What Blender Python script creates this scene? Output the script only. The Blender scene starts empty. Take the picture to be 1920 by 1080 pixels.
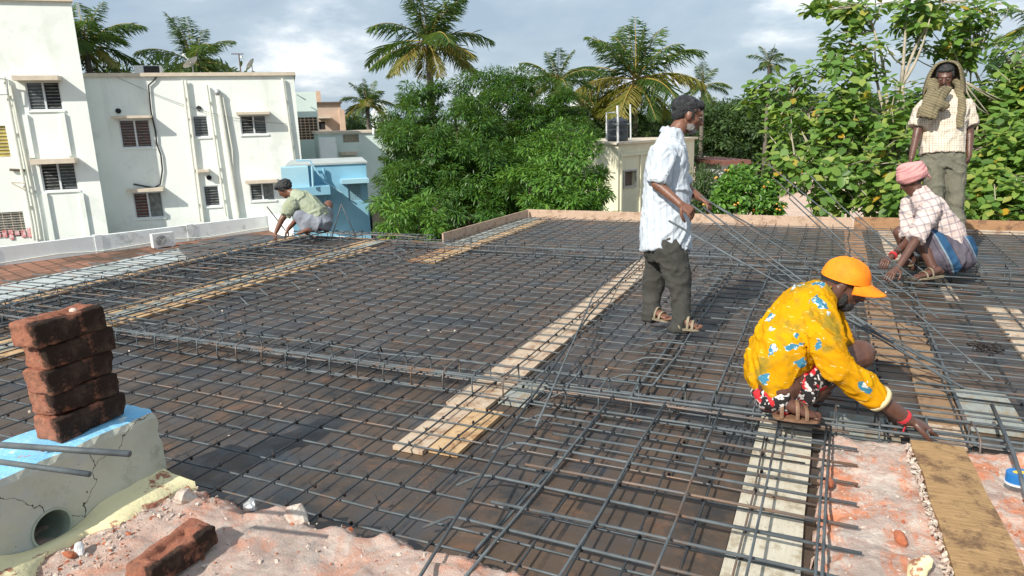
import bpy, bmesh, math, random
import numpy as np
from math import sin, cos, pi, radians, atan2, sqrt
from mathutils import Vector, Matrix, noise
random.seed(7); rng = np.random.default_rng(7)
S = bpy.context.scene
COL = S.collection
# ------------------------------------------------------------------ camera (lens solved from the photograph)
FP = 1310.0; CX, CY = 960.0, 540.0; CAMH = 1.6
dn = np.array([.028, 1, 311/FP]); dn /= np.linalg.norm(dn)
yc = np.array([610, -328, FP]); yc = yc - dn*(yc@dn); yc /= np.linalg.norm(yc)
RM = np.array([np.cross(yc, -dn), yc, -dn])
CAM = np.array([0, 0, CAMH])
cam = bpy.data.objects.new('camera', bpy.data.cameras.new('camera')); COL.objects.link(cam); S.camera = cam
r_, u_, b_ = RM@[1, 0, 0], RM@[0, -1, 0], RM@[0, 0, -1]
cam.matrix_world = Matrix(((r_[0], u_[0], b_[0], 0), (r_[1], u_[1], b_[1], 0), (r_[2], u_[2], b_[2], CAMH), (0, 0, 0, 1)))
cam.data.sensor_width = 36; cam.data.lens = FP/1920*36; cam.data.clip_end = 3000; cam.data.clip_start = .05
# ------------------------------------------------------------------ sun, sky, exposure
AZ, EL = radians(16), radians(38)
SUND = Vector((sin(AZ)*cos(EL), cos(AZ)*cos(EL), -sin(EL)))
sl = bpy.data.lights.new('sun', 'SUN'); sl.energy = 4.5; sl.angle = radians(.55); sl.color = (1, .945, .85)
sun = bpy.data.objects.new('sun', sl); COL.objects.link(sun); sun.rotation_euler = SUND.to_track_quat('-Z', 'Y').to_euler()
W = bpy.data.worlds.new('World'); S.world = W; W.use_nodes = True
wn = W.node_tree.nodes; wl = W.node_tree.links; wn.clear()
def wnode(t, **k):
    n = wn.new(t)
    for a, b in k.items(): setattr(n, a, b)
    return n
sky = wnode('ShaderNodeTexSky', sky_type='NISHITA', sun_disc=False, sun_elevation=EL, sun_rotation=pi+AZ, dust_density=2.0)
tc = wnode('ShaderNodeTexCoord')
mp = wnode('ShaderNodeMapping'); mp.inputs['Scale'].default_value = (1.5, 1.5, 4.4)
wl.new(tc.outputs['Generated'], mp.inputs[0])
n1 = wnode('ShaderNodeTexNoise'); n1.inputs['Scale'].default_value = 2.3; n1.inputs['Detail'].default_value = 9; n1.inputs['Roughness'].default_value = .56
n1.inputs['Distortion'].default_value = .25
wl.new(mp.outputs[0], n1.inputs['Vector'])
cr = wnode('ShaderNodeValToRGB'); cr.color_ramp.elements[0].position = .38; cr.color_ramp.elements[0].color = (3.3, 4.2, 5.15, 1)
cr.color_ramp.elements[1].position = .63; cr.color_ramp.elements[1].color = (9.4, 9.5, 9.6, 1)
e = cr.color_ramp.elements.new(.50); e.color = (4.0, 4.9, 5.75, 1)
e = cr.color_ramp.elements.new(.56); e.color = (5.6, 6.3, 7.0, 1)
wl.new(n1.outputs[0], cr.inputs[0])
mx = wnode('ShaderNodeMix', data_type='RGBA'); mx.inputs[0].default_value = .86
wl.new(sky.outputs[0], mx.inputs[6]); wl.new(cr.outputs[0], mx.inputs[7])
bg = wnode('ShaderNodeBackground'); bg.inputs[1].default_value = .108
out = wnode('ShaderNodeOutputWorld'); wl.new(mx.outputs[2], bg.inputs[0]); wl.new(bg.outputs[0], out.inputs[0])
S.view_settings.view_transform = 'Standard'; S.view_settings.look = 'None'; S.view_settings.exposure = .32; S.view_settings.gamma = 1
S.render.engine = 'CYCLES'
# ------------------------------------------------------------------ helpers
def at(x, y, z=0.):                      # the point of the horizontal plane z seen at a photo position
    r = RM@np.array([x-CX, y-CY, FP]); return Vector(CAM+r*(z-CAMH)/r[2])
def D(x, y, d):                          # the point at a distance d in front of the lens
    return Vector(CAM+RM@np.array([(x-CX)*d/FP, (y-CY)*d/FP, d]))
WL = {}
def tag(o, label=None, cat=None, group=None, kind=None):
    if label: o['label'] = label
    if cat: o['category'] = cat
    if group: o['group'] = group
    if kind: o['kind'] = kind
    return o
def empty(name, loc, label=None, cat=None, group=None, kind=None):
    o = bpy.data.objects.new(name, None); COL.objects.link(o); o.location = loc; o.empty_display_size = .2
    WL[o.name] = Vector(loc); return tag(o, label, cat, group, kind)
def link(name, me, m, parent=None, loc=None):
    o = bpy.data.objects.new(name, me); COL.objects.link(o)
    if m: me.materials.append(m)
    if parent is not None:
        base = WL[parent.name]; o.parent = parent
    elif loc is not None: base = Vector(loc); o.location = base
    else: base = Vector((0, 0, 0))
    if base.length > 0 and len(me.vertices): me.transform(Matrix.Translation(-base))
    WL[o.name] = base
    return o
class MB:
    def __init__(s): s.v = []; s.f = []
    def add(s, vs, fs):
        k = len(s.v); s.v += [tuple(p) for p in vs]; s.f += [tuple(i+k for i in f) for f in fs]; return s
    def box(s, c, sz, rz=0, ax=None):
        c = Vector(c); h = [a/2 for a in sz]
        if ax is None:
            ax = (Vector((cos(rz), sin(rz), 0)), Vector((-sin(rz), cos(rz), 0)), Vector((0, 0, 1)))
        vs = [c+ax[0]*h[0]*i+ax[1]*h[1]*j+ax[2]*h[2]*k for i in (-1, 1) for j in (-1, 1) for k in (-1, 1)]
        return s.add(vs, [(0, 1, 3, 2), (4, 6, 7, 5), (0, 4, 5, 1), (2, 3, 7, 6), (0, 2, 6, 4), (1, 5, 7, 3)])
    def bx(s, x0, x1, y0, y1, z0, z1): return s.box(((x0+x1)/2, (y0+y1)/2, (z0+z1)/2), (x1-x0, y1-y0, z1-z0))
    def loft(s, pts, rad, side=(1, 0, 0), n=12, cap=True):
        pts = [Vector(p) for p in pts]; side = Vector(side); rings = []; m = len(pts)
        for i, p in enumerate(pts):
            t = (pts[min(i+1, m-1)]-pts[max(i-1, 0)]).normalized()
            a = side-t*side.dot(t)
            if a.length < 1e-3: a = t.orthogonal()
            a.normalize(); b = t.cross(a)
            r = rad[i] if isinstance(rad, (list, tuple)) else rad
            if not isinstance(r, (list, tuple)): r = (r, r)
            rings.append([p+a*r[0]*cos(2*pi*k/n)+b*r[1]*sin(2*pi*k/n) for k in range(n)]); side = a
        vs = [q for R in rings for q in R]; fs = []
        for i in range(m-1):
            for k in range(n):
                k2 = (k+1) % n; fs.append((i*n+k, i*n+k2, (i+1)*n+k2, (i+1)*n+k))
        if cap: fs.append(tuple(range(n-1, -1, -1))); fs.append(tuple((m-1)*n+k for k in range(n)))
        return s.add(vs, fs)
    def tube(s, pts, r, n=6, cap=True): return s.loft(pts, r, (0.123, .3, .9), n, cap)
    def ell(s, c, r, ax=None, n=12, m=8):
        c = Vector(c)
        if not isinstance(r, (list, tuple)): r = (r, r, r)
        if ax is None: ax = (Vector((1, 0, 0)), Vector((0, 1, 0)), Vector((0, 0, 1)))
        vs = [c+ax[2]*r[2]]
        for i in range(1, m):
            a = pi*i/m
            for k in range(n):
                b = 2*pi*k/n; vs.append(c+ax[0]*r[0]*sin(a)*cos(b)+ax[1]*r[1]*sin(a)*sin(b)+ax[2]*r[2]*cos(a))
        vs.append(c-ax[2]*r[2]); fs = []
        for k in range(n):
            k2 = (k+1) % n; fs.append((0, 1+k, 1+k2)); fs.append((len(vs)-1, 1+(m-2)*n+k2, 1+(m-2)*n+k))
            for i in range(m-2): fs.append((1+i*n+k, 1+(i+1)*n+k, 1+(i+1)*n+k2, 1+i*n+k2))
        return s.add(vs, fs)
    def cap_(s, a, b, ra, rb, n=12):     # capsule
        s.loft([a, b], [ra, rb], (0.1, .2, .97), n)
        s.ell(a, ra, n=n); s.ell(b, rb, n=n); return s
    def chain(s, pts, rad):
        for i in range(len(pts)-1): s.cap_(pts[i], pts[i+1], rad[i], rad[i+1])
        return s
    def mesh(s, name, smooth=False):
        me = bpy.data.meshes.new(name); me.from_pydata(s.v, [], s.f); me.update()
        if smooth: me.polygons.foreach_set('use_smooth', [True]*len(me.polygons))
        return me
    def build(s, name, m, parent=None, loc=None, smooth=False): return link(name, s.mesh(name, smooth), m, parent, loc)
    def remesh(s, name, vox, smooth=2, fn=None, extra=None):
        me = s.mesh(name); o = bpy.data.objects.new('tmp', me); COL.objects.link(o)
        md = o.modifiers.new('r', 'REMESH'); md.mode = 'VOXEL'; md.voxel_size = vox
        if smooth: ms = o.modifiers.new('s', 'SMOOTH'); ms.factor = .6; ms.iterations = smooth
        dg = bpy.context.evaluated_depsgraph_get(); ev = o.evaluated_get(dg); m2 = bpy.data.meshes.new_from_object(ev)
        bpy.data.objects.remove(o); bpy.data.meshes.remove(me); m2.name = name
        if fn:
            for v in m2.vertices: v.co = v.co+v.normal*fn(v.co)
        if extra:
            b = bmesh.new(); b.from_mesh(m2); t = extra.mesh('t'); b.from_mesh(t); b.to_mesh(m2); b.free(); bpy.data.meshes.remove(t)
        m2.update(); m2.polygons.foreach_set('use_smooth', [True]*len(m2.polygons)); return m2
# ---- materials
def nt(name):
    m = bpy.data.materials.new(name); m.use_nodes = True; t = m.node_tree; bs = t.nodes['Principled BSDF']; return m, t, bs
class NT:
    def __init__(s, name):
        s.m, s.t, s.bs = nt(name); s.tc = s.t.nodes.new('ShaderNodeTexCoord'); s.vec = s.tc.outputs['Object']
    def n(s, t, **k):
        a = s.t.nodes.new(t)
        for x, y in k.items(): setattr(a, x, y)
        return a
    def L(s, a, b): s.t.links.new(a, b)
    def mapping(s, scale=(1, 1, 1), rot=(0, 0, 0), loc=(0, 0, 0), vec=None):
        a = s.n('ShaderNodeMapping'); a.inputs['Scale'].default_value = scale; a.inputs['Rotation'].default_value = rot; a.inputs['Location'].default_value = loc
        s.L(vec or s.vec, a.inputs[0]); return a.outputs[0]
    def noise(s, scale, detail=6, rough=.6, vec=None, dist=0):
        a = s.n('ShaderNodeTexNoise'); a.inputs['Scale'].default_value = scale; a.inputs['Detail'].default_value = detail
        a.inputs['Roughness'].default_value = rough; a.inputs['Distortion'].default_value = dist; s.L(vec or s.vec, a.inputs['Vector']); return a.outputs[0]
    def voro(s, scale, vec=None, out='Distance', feat='F1'):
        a = s.n('ShaderNodeTexVoronoi', feature=feat); a.inputs['Scale'].default_value = scale; s.L(vec or s.vec, a.inputs['Vector']); return a.outputs[out]
    def ramp(s, v, lo, hi, interp='LINEAR'):
        a = s.n('ShaderNodeMapRange'); a.inputs[1].default_value = lo; a.inputs[2].default_value = hi; s.L(v, a.inputs[0]); return a.outputs[0]
    def math(s, op, a, b=None, c=None):
        q = s.n('ShaderNodeMath', operation=op)
        for i, x in enumerate((a, b, c)):
            if x is None: continue
            if isinstance(x, (int, float)): q.inputs[i].default_value = x
            else: s.L(x, q.inputs[i])
        return q.outputs[0]
    def mix(s, f, a, b, mode='MIX'):
        q = s.n('ShaderNodeMix', data_type='RGBA', blend_type=mode)
        if isinstance(f, (int, float)): q.inputs[0].default_value = f
        else: s.L(f, q.inputs[0])
        for i, x in ((6, a), (7, b)):
            if isinstance(x, (tuple, list)): q.inputs[i].default_value = (*x[:3], 1)
            else: s.L(x, q.inputs[i])
        return q.outputs[2]
    def dot(s, d):
        a = s.n('ShaderNodeVectorMath', operation='DOT_PRODUCT'); s.L(s.vec, a.inputs[0]); a.inputs[1].default_value = d; return a.outputs['Value']
    def stripe(s, d, freq, width, off=0.):
        v = s.math('FRACT', s.math('ADD', s.math('MULTIPLY', s.dot(d), freq), off)); return s.math('LESS_THAN', v, width)
    def color(s, c):
        if isinstance(c, (tuple, list)): s.bs.inputs['Base Color'].default_value = (*c[:3], 1)
        else: s.L(c, s.bs.inputs['Base Color'])
        return s
    def fin(s, rough=.7, metal=0, bump=0, h=None, spec=None, dist=.02):
        if isinstance(rough, (int, float)): s.bs.inputs['Roughness'].default_value = rough
        else: s.L(rough, s.bs.inputs['Roughness'])
        s.bs.inputs['Metallic'].default_value = metal
        if spec is not None: s.bs.inputs['Specular IOR Level'].default_value = spec
        if bump and h is not None:
            b = s.n('ShaderNodeBump'); b.inputs['Strength'].default_value = bump; b.inputs['Distance'].default_value = dist
            s.L(h, b.inputs['Height']); s.L(b.outputs[0], s.bs.inputs['Normal'])
        return s.m
def mat(name, c1, c2=None, sc=6, rough=.75, bump=.2, bs=30, metal=0, c3=None, lo=.35, hi=.65, spec=None):
    q = NT(name); c2 = c2 or tuple(x*.8 for x in c1)
    c = q.mix(q.ramp(q.noise(sc), lo, hi), c1, c2)
    if c3: c = q.mix(q.ramp(q.noise(sc*.45, 9, .7), .58, .66), c, c3)
    return q.color(c).fin(rough, metal, bump, q.noise(bs, 8, .65), spec, .02)
M = {}
M['white'] = mat('white_plaster', (.80, .86, .80), (.72, .79, .73), .6, .8, .12, 12, c3=(.66, .73, .67))
def streaky(name, c1, c2, st):
    q = NT(name); c = q.mix(q.ramp(q.noise(.6, 6), .35, .65), c1, c2); v = q.noise(1.0, 9, .72, vec=q.mapping((1.6, 1.6, .16))); c = q.mix(q.math('MULTIPLY', q.ramp(v, .54, .74), .55), c, st)
    c = q.mix(q.math('MULTIPLY', q.ramp(q.noise(.45, 9, .7, vec=q.mapping(loc=(7, 7, 7))), .55, .62), .35), c, st); return q.color(c).fin(.85, 0, .15, q.noise(9, 8), .2, .02)
M['white'] = streaky('rain_streaked_white_plaster', (.85, .89, .84), (.79, .83, .78), (.60, .63, .57))
M['white2'] = mat('pale_green_plaster', (.68, .78, .73), (.6, .7, .66), .7, .8, .12, 12)
M['trim'] = mat('cream_trim', (.66, .58, .46), (.56, .48, .38), 3, .8, .1)
M['frame'] = mat('white_aluminium', (.75, .78, .80), None, 4, .4, 0)
M['pipe'] = mat('cream_plastic', (.78, .78, .68), (.68, .68, .60), 5, .5, .05)
M['glass'] = mat('dark_glass', (.035, .045, .05), (.07, .085, .09), 2.5, .15, 0)
M['glassred'] = mat('curtained_glass', (.13, .04, .03), (.06, .03, .03), 4, .2, 0)
M['louvre'] = mat('louvre_slat', (.10, .11, .10), (.25, .26, .25), 6, .5, 0)
M['dark'] = mat('dark_void', (.012, .013, .014), (.03, .03, .03), 3, .9, 0)
M['cable'] = mat('black_rubber', (.02, .02, .022), None, 9, .6, 0)
M['blue'] = mat('blue_plaster', (.25, .50, .64), (.21, .44, .58), 1.5, .8, .1, 14)
M['bluepale'] = mat('pale_blue_plaster', (.38, .62, .72), (.32, .56, .68), 1.5, .8, .1, 14)
M['yellow'] = mat('cream_plaster', (.74, .71, .54), (.65, .62, .46), 1.2, .8, .15, 12, c3=(.52, .47, .36))
M['beige'] = mat('beige_plaster', (.55, .42, .33), (.48, .37, .29), 1.2, .8, .1, 12)
M['peach'] = mat('peach_plaster', (.72, .50, .36), None, 1.2, .8, .1, 12)
M['brown'] = mat('brown_slab', (.14, .10, .08), None, 3, .8, .1)
M['tank'] = mat('black_plastic', (.025, .032, .04), (.04, .05, .06), 4, .45, .05)
M['steelgrey'] = mat('galvanised', (.45, .47, .48), (.33, .35, .36), 8, .45, .05, 30, .5)
M['parawall'] = mat('whitewashed_wall', (.84, .88, .87), (.77, .81, .80), 2.2, .85, .3, 14, c3=(.52, .54, .51))
M['ledge'] = mat('ledge_plaster', (.46, .50, .49), (.38, .42, .405), 2, .85, .3, 20, c3=(.27, .30, .28))
M['pinkroof'] = mat('pink_roof', (.62, .46, .36), (.52, .38, .30), 1.3, .85, .1)
M['rooftile'] = mat('red_roof', (.22, .09, .07), None, 3, .8, .1)
M['bark'] = mat('bark', (.16, .12, .085), (.09, .07, .05), 5, .9, .6, 12)
M['palebark'] = mat('pale_bark', (.46, .40, .31), (.30, .26, .20), 6, .85, .4, 18)
M['palmbark'] = mat('palm_bark', (.20, .17, .13), (.12, .10, .08), 8, .9, .5, 10)
M['nut'] = mat('coconut_husk', (.28, .17, .07), (.16, .20, .05), 5, .6, .2)
M['skin'] = mat('brown_skin', (.205, .092, .056), (.15, .066, .042), 18, .42, .15, 90, spec=.5)
M['skin2'] = mat('dark_skin', (.130, .060, .041), (.095, .044, .031), 18, .38, .15, 90, spec=.5)
M['hair'] = mat('black_hair', (.012, .012, .013), (.03, .03, .032), 60, .5, .6, 120)
M['hairgrey'] = mat('greying_hair', (.014, .015, .017), (.06, .062, .066), 26, .5, .7, 110, lo=.5, hi=.8)
M['beard'] = mat('grey_beard', (.34, .33, .32), (.12, .10, .09), 60, .8, .7, 150)
M['eye'] = mat('eye_white', (.30, .24, .20), None, 9, .2, 0)
M['sandal'] = mat('brown_leather', (.24, .13, .075), (.15, .085, .05), 20, .6, .3)
M['sandal2'] = mat('tan_rubber', (.30, .25, .17), (.2, .16, .11), 20, .7, .3)
M['thread'] = mat('red_thread', (.62, .03, .03), (.45, .03, .05), 20, .8, .2)
M['orange'] = mat('orange_cap_cloth', (1.0, .30, .002), (.95, .20, .002), 9, .75, .15, 60)
M['cuff'] = mat('cream_cloth', (.72, .62, .36), None, 9, .8, .2)
M['greyT'] = mat('grey_green_trousers', (.052, .051, .044), (.036, .036, .031), 7, .9, .35, 60)
M['khaki'] = mat('khaki_trousers', (.17, .165, .12), (.125, .12, .09), 7, .9, .35, 60)
M['greycloth'] = mat('faded_grey_cloth', (.27, .29, .33), (.20, .215, .25), 6, .9, .35, 50)
M['sage'] = mat('sage_tshirt', (.36, .40, .30), (.29, .32, .21), 6, .9, .35, 50)
M['pinkcloth'] = mat('pink_towel', (.72, .36, .34), (.60, .27, .27), 16, .9, .5, 60)
M['bluecase'] = mat('blue_plastic', (.02, .18, .50), None, 9, .35, 0)
M['whiteplastic'] = mat('white_plastic', (.75, .76, .76), (.6, .6, .6), 9, .4, .1)
M['yellowtape'] = mat('yellow_label', (.75, .55, .05), None, 9, .5, 0)
M['wire'] = mat('black_wire', (.02, .018, .018), (.05, .035, .03), 40, .6, 0, metal=.5)
M['flower'] = mat('orange_petals', (.85, .28, .04), (.75, .45, .10), 20, .7, 0)
M['chip'] = mat('plaster_chip', (.62, .57, .50), (.48, .34, .27), 30, .9, .5, 60)
M['redchip'] = mat('red_brick_chip', (.48, .15, .07), (.36, .12, .06), 30, .9, .5, 60)
M['plumb'] = mat('pale_pipe_plastic', (.36, .42, .35), (.25, .29, .24), 8, .5, .1)
# steel bars
q = NT('ribbed_steel'); c = q.mix(q.ramp(q.noise(9, 5), .35, .65), (.135, .155, .165), (.07, .082, .09)); c = q.mix(q.ramp(q.noise(3.1, 6, .7), .55, .64), c, (.17, .105, .07))
q.color(c); M['steel'] = q.fin(q.ramp(q.noise(25), -.6, 1.1), .15, .2, q.noise(120, 2), .35, .003)
M['steeldark'] = mat('shade_dark_steel', (.060, .068, .074), (.035, .04, .044), 7, .5, .1, 60, .2, (.10, .065, .045))  # darker steel copy: shade of bars lying along the sun, put into colour
q = NT('rusty_steel'); c = q.mix(q.ramp(q.noise(7, 5), .4, .6), (.22, .15, .11), (.13, .135, .14))
q.color(c); M['steelrust'] = q.fin(.55, .3, .5, q.noise(160, 3), .5, .004)
# shuttering plates: rows of plates with seams, oil stains and rust
q = NT('shuttering_plate'); br = q.n('ShaderNodeTexBrick'); br.offset = .5
br.inputs['Scale'].default_value = 1; br.inputs['Mortar Size'].default_value = .011; br.inputs['Brick Width'].default_value = 1.2; br.inputs['Row Height'].default_value = .62
br.inputs['Color1'].default_value = (.085, .058, .040, 1); br.inputs['Color2'].default_value = (.052, .042, .034, 1); br.inputs['Mortar'].default_value = (.012, .010, .009, 1)
q.L(q.mapping((1, 1, 1), (0, 0, pi/2)), br.inputs['Vector'])
c = br.outputs[0]
c = q.mix(q.ramp(q.noise(1.5, 10, .72), .44, .66), c, (.105, .070, .047))
c = q.mix(q.ramp(q.noise(4.2, 10, .75, dist=.5), .54, .66), c, (.150, .080, .044))
c = q.mix(q.math('MULTIPLY', q.ramp(q.noise(2.2, 8, .66, vec=q.mapping(loc=(9, 3, 0))), .50, .62), .85), c, (.024, .026, .028))
c = q.mix(q.math('MULTIPLY', q.ramp(q.noise(1.1, 8, .66, vec=q.mapping(loc=(2, 13, 0))), .52, .66), .7), c, (.040, .055, .070))
c = q.mix(q.math('MULTIPLY', q.ramp(q.noise(9, 10, .8, vec=q.mapping(loc=(1, 7, 0))), .60, .70), .7), c, (.20, .16, .12))
c = q.mix(q.ramp(q.noise(38, 4, .6), .70, .76), c, (.20, .16, .13))
q.color(c); M['deck'] = q.fin(q.ramp(q.noise(3, 8, .7), .18, .86), .0, .35, q.noise(12, 8), .5, .01)
def wood(name, c1, c2, c3, d=(1, 14, 14), seam=None):
    q = NT(name); g = q.noise(5, 9, .7, vec=q.mapping(d), dist=.4)
    c = q.mix(q.ramp(g, .35, .65), c1, c2); c = q.mix(q.ramp(q.noise(9, 9, .75), .50, .62), c, c3)
    c = q.mix(q.math('MULTIPLY', q.ramp(q.noise(46, 5, .7), .60, .70), .6), c, tuple(x*.35 for x in c3))
    return q.color(c).fin(.85, 0, .4, g, .2, .01)
M['board'] = wood('bleached_board', (.56, .46, .35), (.46, .35, .25), (.30, .18, .11), (14, 1, 14))
M['boardc'] = wood('cream_board', (.60, .56, .46), (.52, .47, .37), (.36, .30, .21), (14, 1, 14))
M['boardy'] = wood('yellow_board', (.58, .42, .25), (.47, .30, .15), (.30, .16, .08), (14, 1, 14))
M['boardw'] = wood('cement_stained_board', (.33, .355, .33), (.27, .285, .255), (.30, .23, .15), (10, 2, 10))
M['plank'] = wood('weathered_plank', (.47, .30, .145), (.25, .15, .07), (.16, .095, .055), (2.2, 30, 9))
M['brownplank'] = wood('brown_plank', (.34, .22, .13), (.25, .155, .09), (.15, .09, .06), (2, 16, 9))
M['ply'] = wood('pale_plywood', (.55, .40, .30), (.46, .33, .24), (.33, .22, .15), (2, 8, 8))
M['plyb'] = wood('brown_board_edge', (.40, .23, .12), (.32, .18, .10), (.20, .11, .07), (2, 8, 8))
# fired brick
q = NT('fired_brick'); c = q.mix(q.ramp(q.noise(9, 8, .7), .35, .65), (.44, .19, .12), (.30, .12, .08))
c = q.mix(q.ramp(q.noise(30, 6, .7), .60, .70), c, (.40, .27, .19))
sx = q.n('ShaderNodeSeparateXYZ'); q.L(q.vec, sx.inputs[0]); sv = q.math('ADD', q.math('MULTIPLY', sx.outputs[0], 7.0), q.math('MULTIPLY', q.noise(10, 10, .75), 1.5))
c = q.mix(q.ramp(sv, .98, 1.18), c, (.045, .030, .024))  # kiln soot plus painted shade, on the long side turned from the sun
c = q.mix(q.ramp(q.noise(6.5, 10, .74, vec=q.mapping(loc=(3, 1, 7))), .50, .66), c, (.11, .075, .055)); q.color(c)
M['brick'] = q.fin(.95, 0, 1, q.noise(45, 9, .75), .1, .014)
# broken wall top: pink mortar, white plaster, red brick
def pinkmat(name, wred, wwhite):
    q = NT(name); dv = q.mapping((1, .55, 1), (0, 0, .6))
    c = q.mix(q.ramp(q.noise(2.2, 9, .7), .38, .62), (.57, .38, .31), (.55, .43, .37))
    c = q.mix(q.math('MULTIPLY', q.ramp(q.noise(4.2, 10, .75, vec=dv, dist=.9), .49, .57), wred), c, (.72, .27, .14))
    c = q.mix(q.math('MULTIPLY', q.ramp(q.noise(5.6, 11, .78, vec=q.mapping(loc=(5, 2, 1)), dist=.6), .485, .57), wwhite), c, (.76, .70, .62))
    c = q.mix(q.math('MULTIPLY', q.ramp(q.noise(2.5, 9, .7, vec=q.mapping(loc=(2, 8, 4))), .56, .66), .8), c, (.42, .36, .32))
    c = q.mix(q.math('MULTIPLY', q.ramp(q.noise(60, 5, .7), .60, .68), .7), c, (.24, .15, .12)); c = q.mix(q.math('MULTIPLY', q.ramp(q.noise(120, 3, .7), .60, .66), .6), c, (.75, .70, .64))
    q.color(c); return q.fin(.95, 0, 1, q.noise(26, 11, .78), .1, .018)
M['pink'] = pinkmat('broken_brickwork', .9, .62); M['pinkdust'] = pinkmat('dusty_pink_mortar', .45, .36)
# parapet face (grey green render) and chipped blue paint
q = NT('cracked_render'); c = q.mix(q.ramp(q.noise(2.4, 9, .7), .40, .60), (.42, .44, .35), (.50, .50, .42)); c = q.mix(q.math('MULTIPLY', q.ramp(q.noise(6, 10, .75, vec=q.mapping(loc=(3, 3, 3))), .55, .68), .6), c, (.24, .23, .18))
c = q.mix(q.ramp(q.noise(1.6, 8, .7, vec=q.mapping(loc=(0, 4, 2))), .56, .66), c, (.44, .46, .44))
c = q.mix(q.ramp(q.noise(38, 5, .6), .70, .76), c, (.12, .10, .08))
cd = q.n('ShaderNodeTexVoronoi', feature='DISTANCE_TO_EDGE'); cd.inputs['Scale'].default_value = 2.1; wv = q.noise(5, 6)
ad = q.n('ShaderNodeVectorMath', operation='ADD'); q.L(q.vec, ad.inputs[0]); mm = q.n('ShaderNodeVectorMath', operation='SCALE'); mm.inputs['Scale'].default_value = .22
nn = q.n('ShaderNodeTexNoise'); nn.inputs['Scale'].default_value = 7; nn.inputs['Detail'].default_value = 6; q.L(q.vec, nn.inputs['Vector']); q.L(nn.outputs[1], mm.inputs[0]); q.L(mm.outputs[0], ad.inputs[1]); q.L(ad.outputs[0], cd.inputs['Vector'])
crack = q.math('LESS_THAN', cd.outputs[0], .0035)
c = q.mix(crack, c, (.06, .055, .045)); q.color(c); M['render'] = q.fin(.9, 0, .5, q.noise(22, 9), .2, .01)
q = NT('chipped_blue_paint'); c = q.mix(q.ramp(q.noise(5, 8, .7), .35, .65), (.17, .47, .74), (.30, .60, .80))
c = q.mix(q.ramp(q.noise(17, 9, .75), .58, .62), c, (.62, .72, .72)); c = q.mix(q.ramp(q.noise(11, 9, .75, vec=q.mapping(loc=(4, 4, 4))), .60, .64), c, (.50, .22, .12))
q.color(c); M['bluepaint'] = q.fin(.75, 0, .6, q.noise(30, 9), .3, .01)
q = NT('peeling_cream_paint'); c = q.mix(q.ramp(q.noise(3, 8, .7), .35, .65), (.80, .72, .42), (.72, .65, .40))
c = q.mix(q.ramp(q.noise(7, 9, .7), .56, .60), c, (.34, .14, .09)); q.color(c); M['creampaint'] = q.fin(.85, 0, .6, q.noise(30, 9), .3, .01)
q = NT('terrace_tile'); br = q.n('ShaderNodeTexBrick'); br.inputs['Scale'].default_value = 1; br.inputs['Mortar Size'].default_value = .03; br.inputs['Brick Width'].default_value = .55; br.inputs['Row Height'].default_value = .5
br.inputs['Color1'].default_value = (.34, .17, .115, 1); br.inputs['Color2'].default_value = (.24, .125, .085, 1); br.inputs['Mortar'].default_value = (.09, .055, .04, 1)
q.L(q.mapping(rot=(0, 0, .3)), br.inputs['Vector']); c = q.mix(q.ramp(q.noise(.35, 8, .7), .45, .6), br.outputs[0], (.085, .06, .045)); q.color(c); M['tile'] = q.fin(.9, 0, .3, q.noise(8), .2, .03)
q = NT('scrubby_earth'); c = q.mix(q.ramp(q.noise(.09, 9, .7), .4, .6), (.055, .085, .028), (.16, .12, .07)); q.color(c); M['ground'] = q.fin(.95, 0, .4, q.noise(1.2), .1, .3)
def leafmat(name, cols, trans=.35, rough=.45):
    q = NT(name); g = q.n('ShaderNodeNewGeometry'); r = q.n('ShaderNodeValToRGB'); el = r.color_ramp.elements
    el[0].position = 0; el[0].color = (*cols[0][1], 1); el[1].position = cols[-1][0]; el[1].color = (*cols[-1][1], 1)
    for p, cc in cols[1:-1]: x = el.new(p); x.color = (*cc, 1)
    q.L(g.outputs['Random Per Island'], r.inputs[0]); q.color(r.outputs[0]); q.fin(rough)
    tr = q.n('ShaderNodeBsdfTranslucent'); sm = q.n('ShaderNodeMixShader'); sm.inputs[0].default_value = trans
    tcx = q.mix(.55, r.outputs[0], (.22, .34, .03)); q.L(tcx, tr.inputs[0]); o = q.t.nodes['Material Output']
    q.L(q.bs.outputs[0], sm.inputs[1]); q.L(tr.outputs[0], sm.inputs[2]); q.L(sm.outputs[0], o.inputs[0]); return q.m
M['mango'] = leafmat('mango_leaf', [(0, (.022, .068, .010)), (.4, (.04, .115, .015)), (.85, (.075, .175, .022)), (1, (.13, .25, .035))], .32, .36)
M['mango2'] = leafmat('light_leaf', [(0, (.05, .14, .018)), (.5, (.10, .24, .03)), (1, (.18, .34, .045))], .35, .4)
M['teak'] = leafmat('teak_leaf', [(0, (.08, .17, .035)), (.45, (.16, .30, .055)), (.85, (.28, .40, .08)), (.975, (.40, .42, .10)), (1, (.6, .36, .03))], .42, .45)
M['palm'] = leafmat('palm_leaflet', [(0, (.045, .11, .026)), (.6, (.09, .17, .038)), (1, (.19, .25, .055))], .3, .4)
M['palmy'] = leafmat('yellowing_leaflet', [(0, (.16, .18, .035)), (.6, (.28, .25, .05)), (1, (.36, .24, .05))], .35, .45)
M['rachis'] = mat('palm_rachis', (.30, .27, .06), (.34, .20, .05), 4, .6, 0)
M['fartree'] = leafmat('distant_leaf', [(0, (.03, .065, .018)), (.6, (.05, .10, .026)), (1, (.09, .15, .04))], .2, .6)
# ------------------------------------------------------------------ ground
g = MB(); g.add([(-1500, -600, -6.5), (1500, -600, -6.5), (1500, 2500, -6.5), (-1500, 2500, -6.5)], [(0, 1, 2, 3)]); tag(g.build('ground', M['ground']), kind='structure')
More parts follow.
